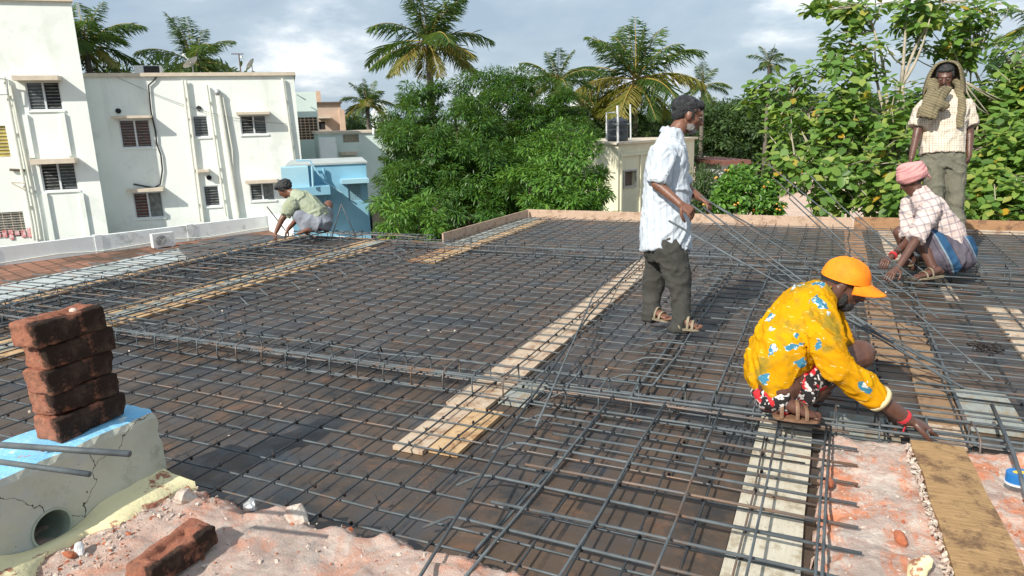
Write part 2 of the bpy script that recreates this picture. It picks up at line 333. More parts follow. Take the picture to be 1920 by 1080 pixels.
# ------------------------------------------------------------------ buildings
CF = Vector((RM@[0, 0, 1])); CF.z = 0; CF.normalize()
def heading(deg):                        # horizontal direction, degrees to the right of where the lens points
    a = radians(-deg); return Vector((CF.x*cos(a)-CF.y*sin(a), CF.x*sin(a)+CF.y*cos(a), 0))
class Face:
    def __init__(s, x, y, d, deg):
        s.o = D(x, y, d); s.u = heading(deg); s.n = Vector((s.u.y, -s.u.x, 0))
        if s.n.dot(Vector(CAM)-s.o) < 0: s.n = -s.n
    def uz(s, x, y):
        r = Vector(RM@np.array([x-CX, y-CY, FP])); c = Vector(CAM); t = (s.o-c).dot(s.n)/r.dot(s.n); p = c+r*t
        return (p-s.o).dot(s.u), p.z
    skew = 0.
    def p(s, u, z, d=0):
        if d < -1.5: u = u+s.skew*abs(d)
        return Vector((s.o.x+s.u.x*u+s.n.x*d, s.o.y+s.u.y*u+s.n.y*d, z))
    def rect(s, x0, y0, x1, y1):
        a, b = s.uz(x0, (y0+y1)/2), s.uz(x1, (y0+y1)/2); xm = (x0+x1)/2; return a[0], b[0], s.uz(xm, y1)[1], s.uz(xm, y0)[1]
    def box(s, mb, u0, u1, z0, z1, d0, d1):
        if min(d0, d1) < -1.5:
            vs = [s.p(u, z, d) for u in (u0, u1) for z in (z0, z1) for d in (d0, d1)]; return mb.add(vs, [(0, 1, 3, 2), (4, 6, 7, 5), (0, 4, 5, 1), (2, 3, 7, 6), (0, 2, 6, 4), (1, 5, 7, 3)])
        return mb.box(s.p((u0+u1)/2, (z0+z1)/2, (d0+d1)/2), (abs(u1-u0), abs(d1-d0), abs(z1-z0)), ax=(s.u, s.n, Vector((0, 0, 1))))
    def wall(s, mb, u0, u1, z0, z1, depth, holes, rev=.16):
        us = sorted({u0, u1, *[h[0] for h in holes], *[h[1] for h in holes]}); zs = sorted({z0, z1, *[h[2] for h in holes], *[h[3] for h in holes]})
        def quad(*p): mb.add(p, [(0, 1, 2, 3)])
        for i in range(len(us)-1):
            for j in range(len(zs)-1):
                um, zm = (us[i]+us[i+1])/2, (zs[j]+zs[j+1])/2
                if any(h[0] < um < h[1] and h[2] < zm < h[3] for h in holes): continue
                quad(s.p(us[i], zs[j]), s.p(us[i+1], zs[j]), s.p(us[i+1], zs[j+1]), s.p(us[i], zs[j+1]))
        for a, b, c, d in holes:
            quad(s.p(a, c), s.p(b, c), s.p(b, c, -rev), s.p(a, c, -rev)); quad(s.p(a, d), s.p(b, d), s.p(b, d, -rev), s.p(a, d, -rev))
            quad(s.p(a, c), s.p(a, d), s.p(a, d, -rev), s.p(a, c, -rev)); quad(s.p(b, c), s.p(b, d), s.p(b, d, -rev), s.p(b, c, -rev))
        quad(s.p(u0, z0), s.p(u0, z1), s.p(u0, z1, -depth), s.p(u0, z0, -depth)); quad(s.p(u1, z0), s.p(u1, z1), s.p(u1, z1, -depth), s.p(u1, z0, -depth))
        quad(s.p(u0, z0, -depth), s.p(u1, z0, -depth), s.p(u1, z1, -depth), s.p(u0, z1, -depth)); quad(s.p(u0, z1), s.p(u1, z1), s.p(u1, z1, -depth), s.p(u0, z1, -depth))
    def window(s, h, root, pane='glass', glabel=None, louv=(0, 1), pane2=None, mull=.5):
        a, b, c, d = h; f = MB(); t = .05
        for (p, q_) in ((a, a+t), (b-t, b)): s.box(f, p, q_, c, d, -.03, -.09)
        for (p, q_) in ((c, c+t), (d-t, d)): s.box(f, a+t, b-t, p, q_, -.03, -.09)
        m = a+(b-a)*mull
        if mull: s.box(f, m-.035, m+.035, c+t, d-t, -.028, -.092)
        w = f.build('window', M['frame'], root)
        if glabel: w['label'] = glabel
        for k, (p, q_) in enumerate(((a+t, m-.035), (m+.035, b-t)) if mull else ((a+t, b-t),)):
            g = MB(); s.box(g, p, q_, c+t, d-t, -.10, -.12); g.build('pane', M[pane2 if (pane2 and k) else pane], w)
            if k in louv:
                l = MB(); n = max(4, int((d-c)/.13))
                for i in range(n): s.box(l, p, q_, c+t+(d-c-2*t)*(i+.5)/n-.016, c+t+(d-c-2*t)*(i+.5)/n+.016, -.075, -.097)
                l.build('louvre', M['louvre'], w)
        sl_ = MB(); s.box(sl_, a-.06, b+.06, c-.07, c-.002, -.0, .05); sl_.build('window_sill', M['white'], w)
        return w
    def awning(s, x0, y0, x1, y1, root, pr=.55, m='trim', lab=None):
        a, b, c, d = s.rect(x0, y0, x1, y1); f = MB(); s.box(f, a, b, c, d, .002, pr); o = f.build('window_awning', M[m], root)
        if lab: o['label'] = lab
        return a, b, c, d
    def pipe(s, pts, root, r=.06, m='pipe', off=.12, name='drain_pipe'):
        P = [s.p(*s.uz(x, y), off) for x, y in pts]; f = MB(); f.tube(P, r, 8)
        for i in range(len(P)-1):
            L_ = (P[i+1]-P[i]).length; n = int(L_/1.4)
            for k in range(n):
                c = P[i].lerp(P[i+1], (k+.5)/n); f.box(c-s.n*off*.5, (r*3, off*1.1, .05), ax=(s.u, s.n, Vector((0, 0, 1))))
        return f.build(name, M[m], root, smooth=False)
GZ = -6.5
# --- tall white block, far left
HD = 73
F1 = Face(130, 230, 28.5, HD); F1.skew = -.34
uR = F1.uz(168, 220)[0]; u0 = F1.uz(-260, 240)[0]; zt = F1.uz(60, 2)[1]
r1 = empty('apartment_block', F1.p(uR-3, GZ), 'tall white apartment block cut off by the left edge, four louvred windows and rusty pipe', 'building')
hA = F1.rect(50, 153, 115, 207); hB = F1.rect(77, 305, 144, 358); hC = F1.rect(-26, 236, 15, 295); hDw = F1.rect(-22, 398, 47, 445)
w = MB(); F1.wall(w, u0, uR, GZ, zt, 9, [hA, hB, hC, hDw]); w.build('wall', M['white'], r1)
w = MB(); F1.box(w, u0-.1, uR+.1, zt, zt+.16, -9.1, .12); w.build('parapet_cap', M['trim'], r1)
F1.window(hA, r1, 'glass', 'upper louvred window, right half open and dark', pane2='dark'); F1.window(hB, r1, 'dark', 'lower louvred window, left half open and dark', pane2='glass')
wc = MB(); F1.box(wc, hC[0], hC[1], hC[2], hC[3], -.1, -.13); o = wc.build('window', mat('yellow_shutter', (.55, .45, .10), (.4, .33, .08), 3), r1); o['label'] = 'yellow slatted window at the left edge'
l = MB()
for i in range(9): F1.box(l, hC[0], hC[1], hC[2]+(hC[3]-hC[2])*(i+.1)/9, hC[2]+(hC[3]-hC[2])*(i+.25)/9, -.06, -.097)
l.build('louvre', M['trim'], o)
wd = MB(); F1.box(wd, hDw[0], hDw[1], hDw[2], hDw[3], -.14, -.158); o = wd.build('window', M['louvre'], r1); o['label'] = 'low grilled window with laundry on its sill'
l = MB()
for i in range(10): F1.box(l, hDw[0], hDw[1], hDw[2]+(hDw[3]-hDw[2])*(i+.4)/10, hDw[2]+(hDw[3]-hDw[2])*(i+.55)/10, -.03, -.05)
for i in range(4): F1.box(l, hDw[0]+(hDw[1]-hDw[0])*(i+.7)/4.2, hDw[0]+(hDw[1]-hDw[0])*(i+.76)/4.2, hDw[2], hDw[3], -.052, -.07)
l.build('grille', M['trim'], o)
l = MB()
for i in range(6):
    a = hDw[0]+.3+i*.22; l.box(F1.p(a, hDw[2]+.10+.05*(i % 2), .02), (.15, .05, .16+.12*(i % 3)), ax=(F1.u, F1.n, Vector((0, 0, 1))))
l.build('laundry', mat('red_laundry', (.55, .05, .05), (.75, .6, .6), 7), o)
F1.awning(31, 143, 116, 152, r1); F1.awning(64, 297, 147, 306, r1)
# raised plaster bands added between the windows, in place of the awnings' shadows
for x, y0_, y1_ in ((55, 215, 296), (124, 212, 292), (92, 362, 450), (160, 362, 450)):
    w = MB(); a = F1.uz(x, (y0_+y1_)/2)[0]; F1.box(w, a-.09, a+.09, F1.uz(x, y1_)[1], F1.uz(x, y0_)[1], .001, .10); w.build('plaster_or_shade_band', M['white'], r1)
F1.pipe([(10, 145), (62, 420), (66, 450)], r1, .06); F1.pipe([(22, 160), (70, 395), (78, 448)], r1, .045)
F1.pipe([(-4, 147), (18, 150), (20, 178), (-8, 178)], r1, .03, 'steelgrey', .3, 'meter_bracket'); F1.pipe([(26, 341), (52, 342), (52, 355), (28, 343)], r1, .025, 'trim', .3, 'wall_bracket')
F1.pipe([(20, 318), (48, 319)], r1, .05, 'bark', .1, 'rust_stained_ledge')
# --- long white block
F2 = Face(350, 240, 31, HD)
zt = F2.uz(352, 143)[1]; uL = F2.uz(120, 250)[0]; uR = F2.uz(560, 240)[0]
r2 = empty('apartment_block', F2.p(0, GZ), 'long white two-storey block with cable and drain pipes down its front', 'building')
wins = [((225, 224, 283, 277), 'glassred', None, (0, 1), .5), ((362, 217, 391, 257), 'glass', None, (0, 1), 0), ((451, 216, 500, 252), 'dark', 'glass', (0, 1), .5), ((251, 360, 306, 409), 'glassred', 'louvre', (0,), .5), ((382, 348, 412, 387), 'glass', None, (0, 1), 0), ((469, 343, 515, 376), 'glass', 'louvre', (0, 1), .5)]
labs = ['upper window with red curtain behind louvres', 'small upper bathroom window', 'upper right window, left half dark', 'lower left window, half red and half grey', 'small lower bathroom window', 'lower right window']
hs = [F2.rect(*w_[0]) for w_ in wins]
w = MB(); F2.wall(w, uL, uR, GZ, zt, 9, hs); w.build('wall', M['white'], r2)
w = MB(); F2.box(w, uL-.05, uR+.08, zt, zt+.15, -9.1, .12); w.build('parapet_cap', M['trim'], r2)
for h, w_, lb in zip(hs, wins, labs): F2.window(h, r2, w_[1], lb, w_[3], w_[2], w_[4])
for a in ((213, 217, 286, 222), (444, 210, 506, 215), (241, 352, 309, 358), (461, 336, 521, 342)): F2.awning(*a, r2)
F2.awning(373, 317, 393, 322, r2, .4); F2.awning(353, 222, 361, 225, r2, .1)
for pts, r in ((((343, 150), (376, 415)), .05), (((349, 150), (383, 418)), .04), (((388, 160), (424, 405)), .05), (((410, 175), (447, 405)), .10), (((530, 147), (553, 315)), .06), (((418, 180), (436, 280), (440, 380)), .035)):
    F2.pipe(pts, r2, r)
ve = MB(); ve.ell(F2.p(*F2.uz(409, 174), .12), .15); ve.build('vent_cowl', M['steelgrey'], r2, smooth=True)
for x, y in ((222, 208), (373, 203), (392, 333)):
    ve = MB(); c = F2.p(*F2.uz(x, y), 0); ve.loft([c+F2.n*.002, c+F2.n*.05], [.11, .11], F2.u, 12); ve.build('vent_hole', M['dark'], r2)
cb = MB(); cb.tube([F2.p(*F2.uz(x, y), .07) for x, y in ((297, 139), (288, 152), (279, 160), (281, 185), (284, 212), (292, 245), (294, 268), (302, 290), (305, 318), (301, 345), (290, 352), (272, 349), (251, 345))], .035, 6)
cb.build('hanging_cable', M['cable'], r2, smooth=True)
cb = MB(); P0, P1 = F2.p(*F2.uz(205, 138), .1), F2.p(*F2.uz(548, 233), .1)
cb.tube([P0.lerp(P1, t/12)+Vector((0, 0, -.5*sin(pi*t/12))) for t in range(13)], .012, 4); cb.build('thin_cable', M['steelgrey'], r2)
# roof things
c = F2.p(F2.uz(275, 138)[0], zt+.15, -.6)
ac = empty('air_cooler', c, 'white box cooler with a black grille on the long block roof', 'cooler'); w = MB(); w.box(c+Vector((0, 0, .17)), (1.05, .5, .34), ax=(F2.u, F2.n, Vector((0, 0, 1)))); w.build('casing', M['whiteplastic'], ac)
w = MB(); w.box(c+F2.u*.16+F2.n*.262+Vector((0, 0, .17)), (.62, .02, .28), ax=(F2.u, F2.n, Vector((0, 0, 1)))); w.build('grille', M['dark'], ac)
def dish(x, y, tilt, lab, sz=.5):
    c = F2.p(F2.uz(x, 141)[0], zt+.15, -.8); r = empty('satellite_dish', c, lab, 'satellite dish', 'satellite dishes on the white roof')
    w = MB(); w.tube([c, c+Vector((0, 0, .35))], .025, 6); w.build('mast', M['steelgrey'], r)
    ax = (F2.u*cos(tilt)+Vector((0, 0, 1))*sin(tilt)-F2.n*.2).normalized(); h = c+Vector((0, 0, .4)); s1 = ax.orthogonal().normalized(); s2 = ax.cross(s1)
    vs = [h]; fs = []
    for i in range(1, 5):
        rr = sz*i/4
        for k in range(18): vs.append(h+s1*rr*cos(2*pi*k/18)+s2*rr*sin(2*pi*k/18)+ax*.35*(rr/sz)**2*sz)
    for k in range(18):
        k2 = (k+1) % 18; fs.append((0, 1+k, 1+k2))
        for i in range(3): fs.append((1+i*18+k, 1+i*18+k2, 1+(i+1)*18+k2, 1+(i+1)*18+k))
    w = MB(); w.add(vs, fs); w.build('reflector', M['steelgrey'], r, smooth=True); w = MB(); w.tube([h-s2*sz*.8, h+ax*.55], .012, 5); w.box(h+ax*.55, (.1, .07, .07)); w.build('feed_arm', M['pipe'], r)
dish(359, 132, 2.2, 'satellite dish leaning back beside the roof cooler', .38); dish(473, 133, 2.45, 'satellite dish right of the tee-shaped antenna on the white roof', .27)
c = F2.p(F2.uz(451, 141)[0], zt+.15, -.5); an = empty('antenna', c, 'rusty tee-shaped antenna pole on the long white roof', 'antenna')
w = MB(); w.tube([c, c+Vector((0, 0, .85))], .03, 6); w.build('mast', M['brown'], an); w = MB(); w.tube([c+Vector((0, 0, .83))-F2.u*.32, c+Vector((0, 0, .83))+F2.u*.2], .022, 6); w.build('crossbar', M['brown'], an)
# --- neighbouring terrace
TZ = -3.0
pa, pb = at(-260, 533, TZ), at(505, 432, TZ); q0 = at(560, 437, TZ)
w = MB(); ta = [at(-400, 545, TZ), at(505, 430, TZ), at(560, 440, TZ), at(700, 640, TZ), at(-400, 900, TZ)]
tv = [Vector(p) for p in ta]; w.add(tv+[p-Vector((0, 0, 3.5)) for p in tv], [(0, 1, 2, 3, 4), (0, 5, 6, 1), (1, 6, 7, 2), (2, 7, 8, 3), (3, 8, 9, 4), (4, 9, 5, 0)])
o = w.build('terrace_roof', M['tile'], loc=at(250, 500, TZ)); tag(o, 'low neighbouring terrace roof paved with red clay tiles', 'roof')
du = (pb-pa).normalized(); dv_ = Vector((-du.y, du.x, 0))
w = MB(); w.box((pa+pb)/2+dv_*.12+Vector((0, 0, .32)), ((pb-pa).length, .22, .72), ax=(du, dv_, Vector((0, 0, 1))))
for t in (.25, .5, .75): w.box(pa.lerp(pb, t)+dv_*.12+Vector((0, 0, .32)), (.26, .27, .78), ax=(du, dv_, Vector((0, 0, 1))))
o = w.build('terrace_wall', M['parawall'], loc=pa.lerp(pb, .5)); tag(o, 'long whitewashed terrace wall in front of the white blocks', 'wall')
w = MB(); w.tube([pa.lerp(pb, t/10)-dv_*.05+Vector((0, 0, .12+.06*sin(t*2.1))) for t in range(11)], .02, 5); o = w.build('cable', M['pipe'], loc=pa.lerp(pb, .5)); tag(o, 'pale cable running along the foot of the terrace wall', 'cable')
# sloping white wall behind the far crouching man
a_, b_2 = at(507, 400, -2.2), at(662, 452, -2.2); dd = (b_2-a_).normalized(); nn_ = Vector((-dd.y, dd.x, 0))
w = MB(); w.box((a_+b_2)/2+Vector((0, 0, -1.2)), ((b_2-a_).length, .25, 2.4), ax=(dd, nn_, Vector((0, 0, 1)))); o = w.build('parapet_wall', M['parawall'], loc=(a_+b_2)/2); tag(o, 'bright white parapet wall below the man at the far left corner', 'wall')
# ac unit
c = at(303, 463, TZ)-dv_*.25; ac = empty('air_conditioner', c, 'white outdoor air conditioner unit standing on the tiled terrace', 'air conditioner'); axx = (du, dv_, Vector((0, 0, 1)))
w = MB(); w.box(c+Vector((0, 0, .33)), (.84, .32, .56), ax=axx); w.box(c+du*.3+Vector((0, 0, .025)), (.06, .3, .05), ax=axx); w.box(c-du*.3+Vector((0, 0, .025)), (.06, .3, .05), ax=axx); w.build('casing', M['whiteplastic'], ac)
f = c-dv_*.165-du*.12+Vector((0, 0, .33)); w = MB(); w.loft([f, f-dv_*.012], [.22, .22], du, 24); o = w.build('fan', M['louvre'], ac)
w = MB()
for k in range(1, 5):
    pts = [f-dv_*.02+du*(.05*k)*cos(a*pi/10)+Vector((0, 0, 1))*(.05*k)*sin(a*pi/10) for a in range(21)]; w.tube(pts, .006, 4)
w.build('fan_guard', M['whiteplastic'], o)
# --- blue house
FB = Face(690, 375, 25, HD); FB.skew = .05
uL, uR = FB.uz(545, 380)[0], FB.uz(691, 375)[0]; zt = FB.uz(640, 308)[1]
rb = empty('blue_house', FB.p((uL+uR)/2, GZ), 'small sky-blue house with a white lattice window and roof slab', 'house')
hw = FB.rect(653, 345, 677, 377)
w = MB(); FB.wall(w, uL, uR, GZ, zt, 4, [hw]); w.build('wall', M['blue'], rb)
w = MB(); FB.box(w, uL-.05, uR+.05, zt, zt+.06, -4.05, .05); w.build('roof', M['ledge'], rb)
a, b, c_, d = FB.rect(540, 314, 572, 345); w = MB(); FB.box(w, a-.2, b+.1, c_-.05, d+.05, .003, .9); w.build('tank_box', M['bluepale'], rb); w = MB(); FB.box(w, a-.2, b+.75, c_-.32, c_-.05, .003, 1.1); w.build('balcony_slab', M['blue'], rb)
FB.awning(638, 334, 689, 342, rb, .5, 'bluepale')
w = MB(); FB.box(w, hw[0], hw[1], hw[2], hw[3], -.13, -.15); o = w.build('window', M['dark'], rb); l = MB()
for i in range(7):
    for j in range(9):
        cc = FB.p(hw[0]+(hw[1]-hw[0])*(i+.5)/7, hw[2]+(hw[3]-hw[2])*(j+.5)/9, -.05); ax_ = ((FB.u+Vector((0, 0, 1))).normalized(), FB.n, (FB.u-Vector((0, 0, 1))).normalized())
        l.box(cc, (.13, .03, .02), ax=ax_); l.box(cc-FB.n*.004, (.02, .03, .13), ax=ax_)
l.build('lattice', M['bluepale'], o)
FB.pipe([(606, 315), (609, 340), (612, 410)], rb, .05, 'blue', .1); FB.pipe([(583, 308), (585, 345)], rb, .04, 'bluepale', 1.2); FB.pipe([(556, 300), (580, 300), (607, 340), (640, 360)], rb, .03, 'bluepale', .3, 'stay_pipe')
# beige wall right of it
FS = Face(697, 400, 25.3, HD); w = MB(); FS.box(w, FS.uz(697, 420)[0]+.05, FS.uz(760, 420)[0], GZ, FS.uz(700, 398)[1], -3, -.2); o = w.build('compound_wall', M['beige'], loc=FS.p(1, GZ)); tag(o, 'low beige wall between the blue house and the mango tree', 'wall')
# --- greenish block, beige house, white balcony house
FG = Face(575, 240, 42, HD); uL, uR = FG.uz(540, 230)[0], FG.uz(597, 230)[0]; rg = empty('green_house', FG.p(uL+1, GZ), 'pale green house with barred balcony behind the long white block', 'house')
hb = FG.rect(557, 220, 596, 262); w = MB(); FG.wall(w, uL, uR, GZ, FG.uz(575, 172)[1], 7, [hb], 1.2); w.build('wall', M['white2'], rg)
w = MB(); FG.box(w, hb[0], hb[1], hb[2], hb[3], -1.2, -1.3); o = w.build('balcony', M['brown'], rg); l = MB()
for i in range(8): FG.box(l, hb[0], hb[1], hb[2]+(hb[3]-hb[2])*i/8, hb[2]+(hb[3]-hb[2])*i/8+.04, 0, -.04)
for i in range(6): FG.box(l, hb[0]+(hb[1]-hb[0])*i/5-.02, hb[0]+(hb[1]-hb[0])*i/5+.02, hb[2], hb[3], .003, .03)
l.build('railing', M['peach'], o); FG.pipe([(556, 178), (573, 188)], rg, .03, 'steelgrey', .5, 'floodlight_arm')
FH = Face(620, 225, 52, HD); uL, uR = FH.uz(560, 225)[0], FH.uz(641, 225)[0]; rh = empty('beige_house', FH.p(uR-2, GZ), 'beige house with dark roof slab and orange pillar behind the green one', 'house')
hh = FH.rect(598, 228, 610, 243); w = MB(); FH.wall(w, uL, uR, GZ, FH.uz(620, 194)[1], 7, [hh]); w.build('wall', M['beige'], rh); w = MB(); FH.box(w, uL, uR+.1, FH.uz(620, 194)[1], FH.uz(620, 191)[1], -7, .2); w.build('roof', M['brown'], rh)
w = MB(); FH.box(w, hh[0], hh[1], hh[2], hh[3], -.1, -.12); w.build('window', M['dark'], rh); FH.awning(596, 219, 620, 222, rh, .8)
w = MB(); a, b, c_, d = FH.rect(593, 170, 602, 194); FH.box(w, a, b, c_, d, -.5, -1.3); w.build('water_tank_tower', M['peach'], rh); w = MB(); a, b, c_, d = FH.rect(636, 206, 646, 250); FH.box(w, a, b, c_, d, .002, .8); w.build('pillar', M['peach'], rh)
FW = Face(650, 270, 36, HD); uL, uR = FW.uz(597, 270)[0], FW.uz(740, 270)[0]; rw = empty('white_house', FW.p(uL+2, GZ), 'low white house with a balustrade panel half hidden by the mango tree', 'house')
zt = FW.uz(650, 250)[1]; hh = FW.rect(643, 252, 673, 267); h2 = FW.rect(603, 288, 625, 304); w = MB(); FW.wall(w, uL, uR, GZ, zt, 6, [hh, h2], .3); w.build('wall', M['white2'], rw); w = MB(); FW.box(w, uL-.1, uR, zt, zt+.12, -6, .1); w.build('roof', M['trim'], rw)
l = MB()
for i in range(9): FW.box(l, hh[0]+(hh[1]-hh[0])*(i+.3)/9, hh[0]+(hh[1]-hh[0])*(i+.6)/9, hh[2], hh[3], -.05, -.12)
FW.box(l, hh[0], hh[1], hh[2], hh[3], -.28, -.3); l.build('balustrade', M['trim'], rw); w = MB(); FW.box(w, h2[0], h2[1], h2[2], h2[3], -.28, -.3); w.build('window', M['brown'], rw)
FW.awning(638, 284, 668, 290, rw, .6, 'trim'); w = MB(); a, b, c_, d = FW.rect(598, 258, 628, 300); FW.box(w, a, b, c_, d, .5, 1.6); w.build('porch', M['parawall'], rw); FW.pipe([(700, 240), (700, 252)], rw, .06, 'parawall', .1)
# far white gable
FX = Face(712, 225, 75, HD); w = MB(); a, b, c_, d = FX.rect(706, 210, 730, 240); FX.box(w, a, b, GZ, d, 0, -5); pr = [FX.p(a, d, .1), FX.p(b, d, .1), FX.p((a+b)/2, d+1.1, .1)]; w.add(pr+[p-FX.n*5.2 for p in pr], [(0, 1, 2), (5, 4, 3), (0, 3, 4, 1), (1, 4, 5, 2), (2, 5, 3, 0)]); o = w.build('gabled_house', M['parawall'], loc=FX.p((a+b)/2, GZ)); tag(o, 'tiny far white gabled house left of the mango crown', 'house')
# --- cream house with the tank
FY = Face(1159, 330, 36, 44); ry = empty('cream_house', FY.p(0, GZ), 'cream house with a black water tank on its flat roof', 'house')
zt = FY.uz(1200, 268)[1]; uR = FY.uz(1301, 300)[0]; hy = FY.rect(1170, 321, 1191, 349); h3 = FY.rect(1207, 318, 1240, 420)
w = MB(); FY.wall(w, 0, uR, GZ, zt, 5.2, [hy, h3], .3); w.build('wall', M['yellow'], ry)
w = MB(); FY.box(w, -.15, uR+.15, zt, zt+.12, -5.35, .15); w.build('roof', M['trim'], ry); w = MB()
for a, b, c_, d in ((hy[0]-.08, hy[1]+.08, hy[2]-.08, hy[2]), (hy[0]-.08, hy[1]+.08, hy[3], hy[3]+.08), (hy[0]-.08, hy[0], hy[2], hy[3]), (hy[1], hy[1]+.08, hy[2], hy[3])): FY.box(w, a, b, c_, d, .002, .06)
o = w.build('window', M['steelgrey'], ry); w = MB(); FY.box(w, hy[0], hy[1], hy[2], hy[3], -.22, -.24); w.build('pane', M['brown'], o)
w = MB(); FY.box(w, h3[0], h3[1], h3[2], h3[3], -.27, -.29); w.build('door', M['steelgrey'], ry)
for x in (1164, 1200, 1245): w = MB(); a = FY.uz(x, 330)[0]; FY.box(w, a-.06, a+.06, GZ, zt-.5, .002, .09); w.build('plaster_or_shade_band', M['yellow'], ry)
w = MB(); a0, a1 = FY.uz(1164, 330)[0], FY.uz(1290, 330)[0]; FY.box(w, a0+.065, a1, zt-.62, zt-.5, .003, .085); w.build('plaster_or_shade_band', M['yellow'], ry)
c = D(1158, 262, 37.4); c.z = zt+.12; tk = empty('water_tank', c, 'black ribbed plastic water tank on the cream house roof', 'water tank')
sec = [0, .06, .3, .34, .38, .62, .66, .70, .92, .96, 1.0, 1.12, 1.18]; rd = [.52, .56, .56, .53, .56, .56, .53, .56, .56, .53, .56, .5, .26]
w = MB(); w.loft([c+Vector((0, 0, z)) for z in sec], rd, (1, 0, 0), 28); w.build('tank_body', M['tank'], tk, smooth=True); w = MB(); w.loft([c+Vector((0, 0, 1.18)), c+Vector((0, 0, 1.25))], [.24, .22], (1, 0, 0), 20); w.build('lid', M['tank'], tk)
FY.pipe([(1134, 262), (1134, 212), (1150, 211)], ry, .04, 'whiteplastic', .1); FY.pipe([(1155, 268), (1154, 198)], ry, .06, 'whiteplastic', .12); FY.pipe([(1179, 268), (1178, 196)], ry, .045, 'whiteplastic', .12)
# --- low roofs right
def slab(name, pts, z, th, m, lab, cat='roof'):
    P = [at(x, y, z) for x, y in pts]; w = MB(); n = len(P); w.add(P+[p-Vector((0, 0, th)) for p in P], [tuple(range(n)), tuple(range(2*n-1, n-1, -1))]+[(i, n+i, n+(i+1) % n, (i+1) % n) for i in range(n)])
    c = sum(P, Vector())/n; o = w.build(name, M[m], loc=c); return tag(o, lab, cat)
slab('roof_slab', [(1300, 352), (1306, 336), (1365, 340), (1362, 352)], -2.6, .3, 'yellow', 'small pale yellow roof behind the standing man')
slab('roof_slab', [(1290, 400), (1345, 362), (1520, 336), (1700, 350), (1760, 392), (1700, 420)], -3.0, .35, 'pinkroof', 'wide pinkish concrete roof below the big-leaved tree')
w = MB(); p0, p1 = at(1415, 382, -3.0), at(1530, 352, -3.0); dd = (p1-p0).normalized(); w.box((p0+p1)/2+Vector((0, 0, .22)), ((p1-p0).length, .2, .44), ax=(dd, Vector((-dd.y, dd.x, 0)), Vector((0, 0, 1)))); o = w.build('roof_kerb', M['trim'], loc=(p0+p1)/2); tag(o, 'low cream kerb wall standing across the pinkish roof', 'wall')
FR = Face(1370, 320, 48, 80); w = MB(); a, b, c_, d = FR.rect(1352, 308, 1386, 330); FR.box(w, a, b, GZ, d, 0, -4); o = w.build('small_house', M['parawall'], loc=FR.p(0, GZ)); tag(o, 'small far white house with dark red roof under the trees', 'house'); w = MB(); FR.box(w, a-.4, b+.4, d+.02, d+.3, .8, -4.4); w2 = link('roof', w.mesh('roof'), M['rooftile'], o)
FP_ = Face(1322, 300, 60, 80); w = MB(); a, b, c_, d = FP_.rect(1310, 294, 1330, 315); FP_.box(w, a, b, GZ, d, 0, -4); o = w.build('small_house', M['beige'], loc=FP_.p(0, GZ)); tag(o, 'far pinkish house wall glimpsed right of the standing man\'s face', 'house')
FZ = Face(1455, 195, 85, 80); a, b, c_, d = FZ.rect(1085, 190, 1110, 205); w = MB(); FZ.box(w, a, b, GZ, d, 0, -4); o = w.build('small_house', M['parawall'], loc=FZ.p((a+b)/2, GZ)); tag(o, 'far white house wall between the middle palms', 'house')
c = D(1247, 165, 90); c.z = GZ; tp = D(1247, 122, 90); w = MB(); w.tube([c, Vector((c.x, c.y, tp.z))], .12, 8); o = w.build('street_lamp', M['steelgrey'], loc=c); tag(o, 'thin far lamp mast right of the tallest palm', 'lamp'); w = MB(); w.box(Vector((c.x, c.y, tp.z)), (.9, .9, .35)); w.box(Vector((c.x, c.y, tp.z+.35)), (.4, .4, .4)); link('lamp_head', w.mesh('lamp_head'), M['whiteplastic'], o)
# ------------------------------------------------------------------ slab formwork
w = MB(); P = [(-7.35, .2), (4.6, .2), (4.6, 10.88), (-4.72, 10.88), (-4.72, 8.2), (-8.45, 8.2), (-8.45, 7.0), (-7.35, 6.3)]
w.add([(x, y, 0) for x, y in P]+[(x, y, -.05) for x, y in P], [tuple(range(8)), tuple(range(15, 7, -1))]+[(i, 8+i, 8+(i+1) % 8, (i+1) % 8) for i in range(8)])
o = w.build('shuttering_deck', M['deck'], loc=(-1.5, 5, 0)); tag(o, 'dark oiled steel shuttering deck under the reinforcement', 'formwork')
w = MB(); w.bx(-7.3, 4.5, .3, 8.15, -6.5, -.06); w.bx(-4.65, 4.5, 8.15, 10.8, -6.5, -.06); o = w.build('house_under_construction', M['ledge'], loc=(-1.5, 5, -6.5)); tag(o, 'rendered lower storeys carrying the new roof slab', 'building')
w = MB(); w.bx(-8.62, -7.36, .5, 8.0, -1.2, -.06); o = w.build('roof_ledge', M['ledge'], loc=(-8, 4, -1.2)); tag(o, 'pale grey-blue plastered ledge along the left edge of the deck', 'ledge')
def board(x0, x1, y0, y1, z, m, lab, th=.022, grp='boards lying on the shuttering', rz=0, name='board'):
    c = Vector(((x0+x1)/2, (y0+y1)/2, z)); L_ = y1-y0; w = MB(); n = max(2, int(L_/.25)); vs = []; fs = []; wd_ = (x1-x0)/2; sd = random.random()*50
    for i in range(n+1):
        y = -L_/2+L_*i/n; e1 = noise.noise((sd, y*1.7, 0))*.008; e2 = noise.noise((sd, y*1.7, 5))*.008
        for x in (-wd_+e1, wd_+e2):
            for k in (th, 0.001): vs.append((c.x+x*cos(rz)-y*sin(rz), c.y+x*sin(rz)+y*cos(rz), z+k))
    for i in range(n):
        a = i*4; fs += [(a, a+4, a+6, a+2), (a, a+1, a+5, a+4), (a+2, a+6, a+7, a+3)]
    fs += [(0, 2, 3, 1), (n*4, n*4+1, n*4+3, n*4+2)]
    w.add(vs, fs); o = w.build(name, M[m], loc=c); return tag(o, lab, 'board', grp)
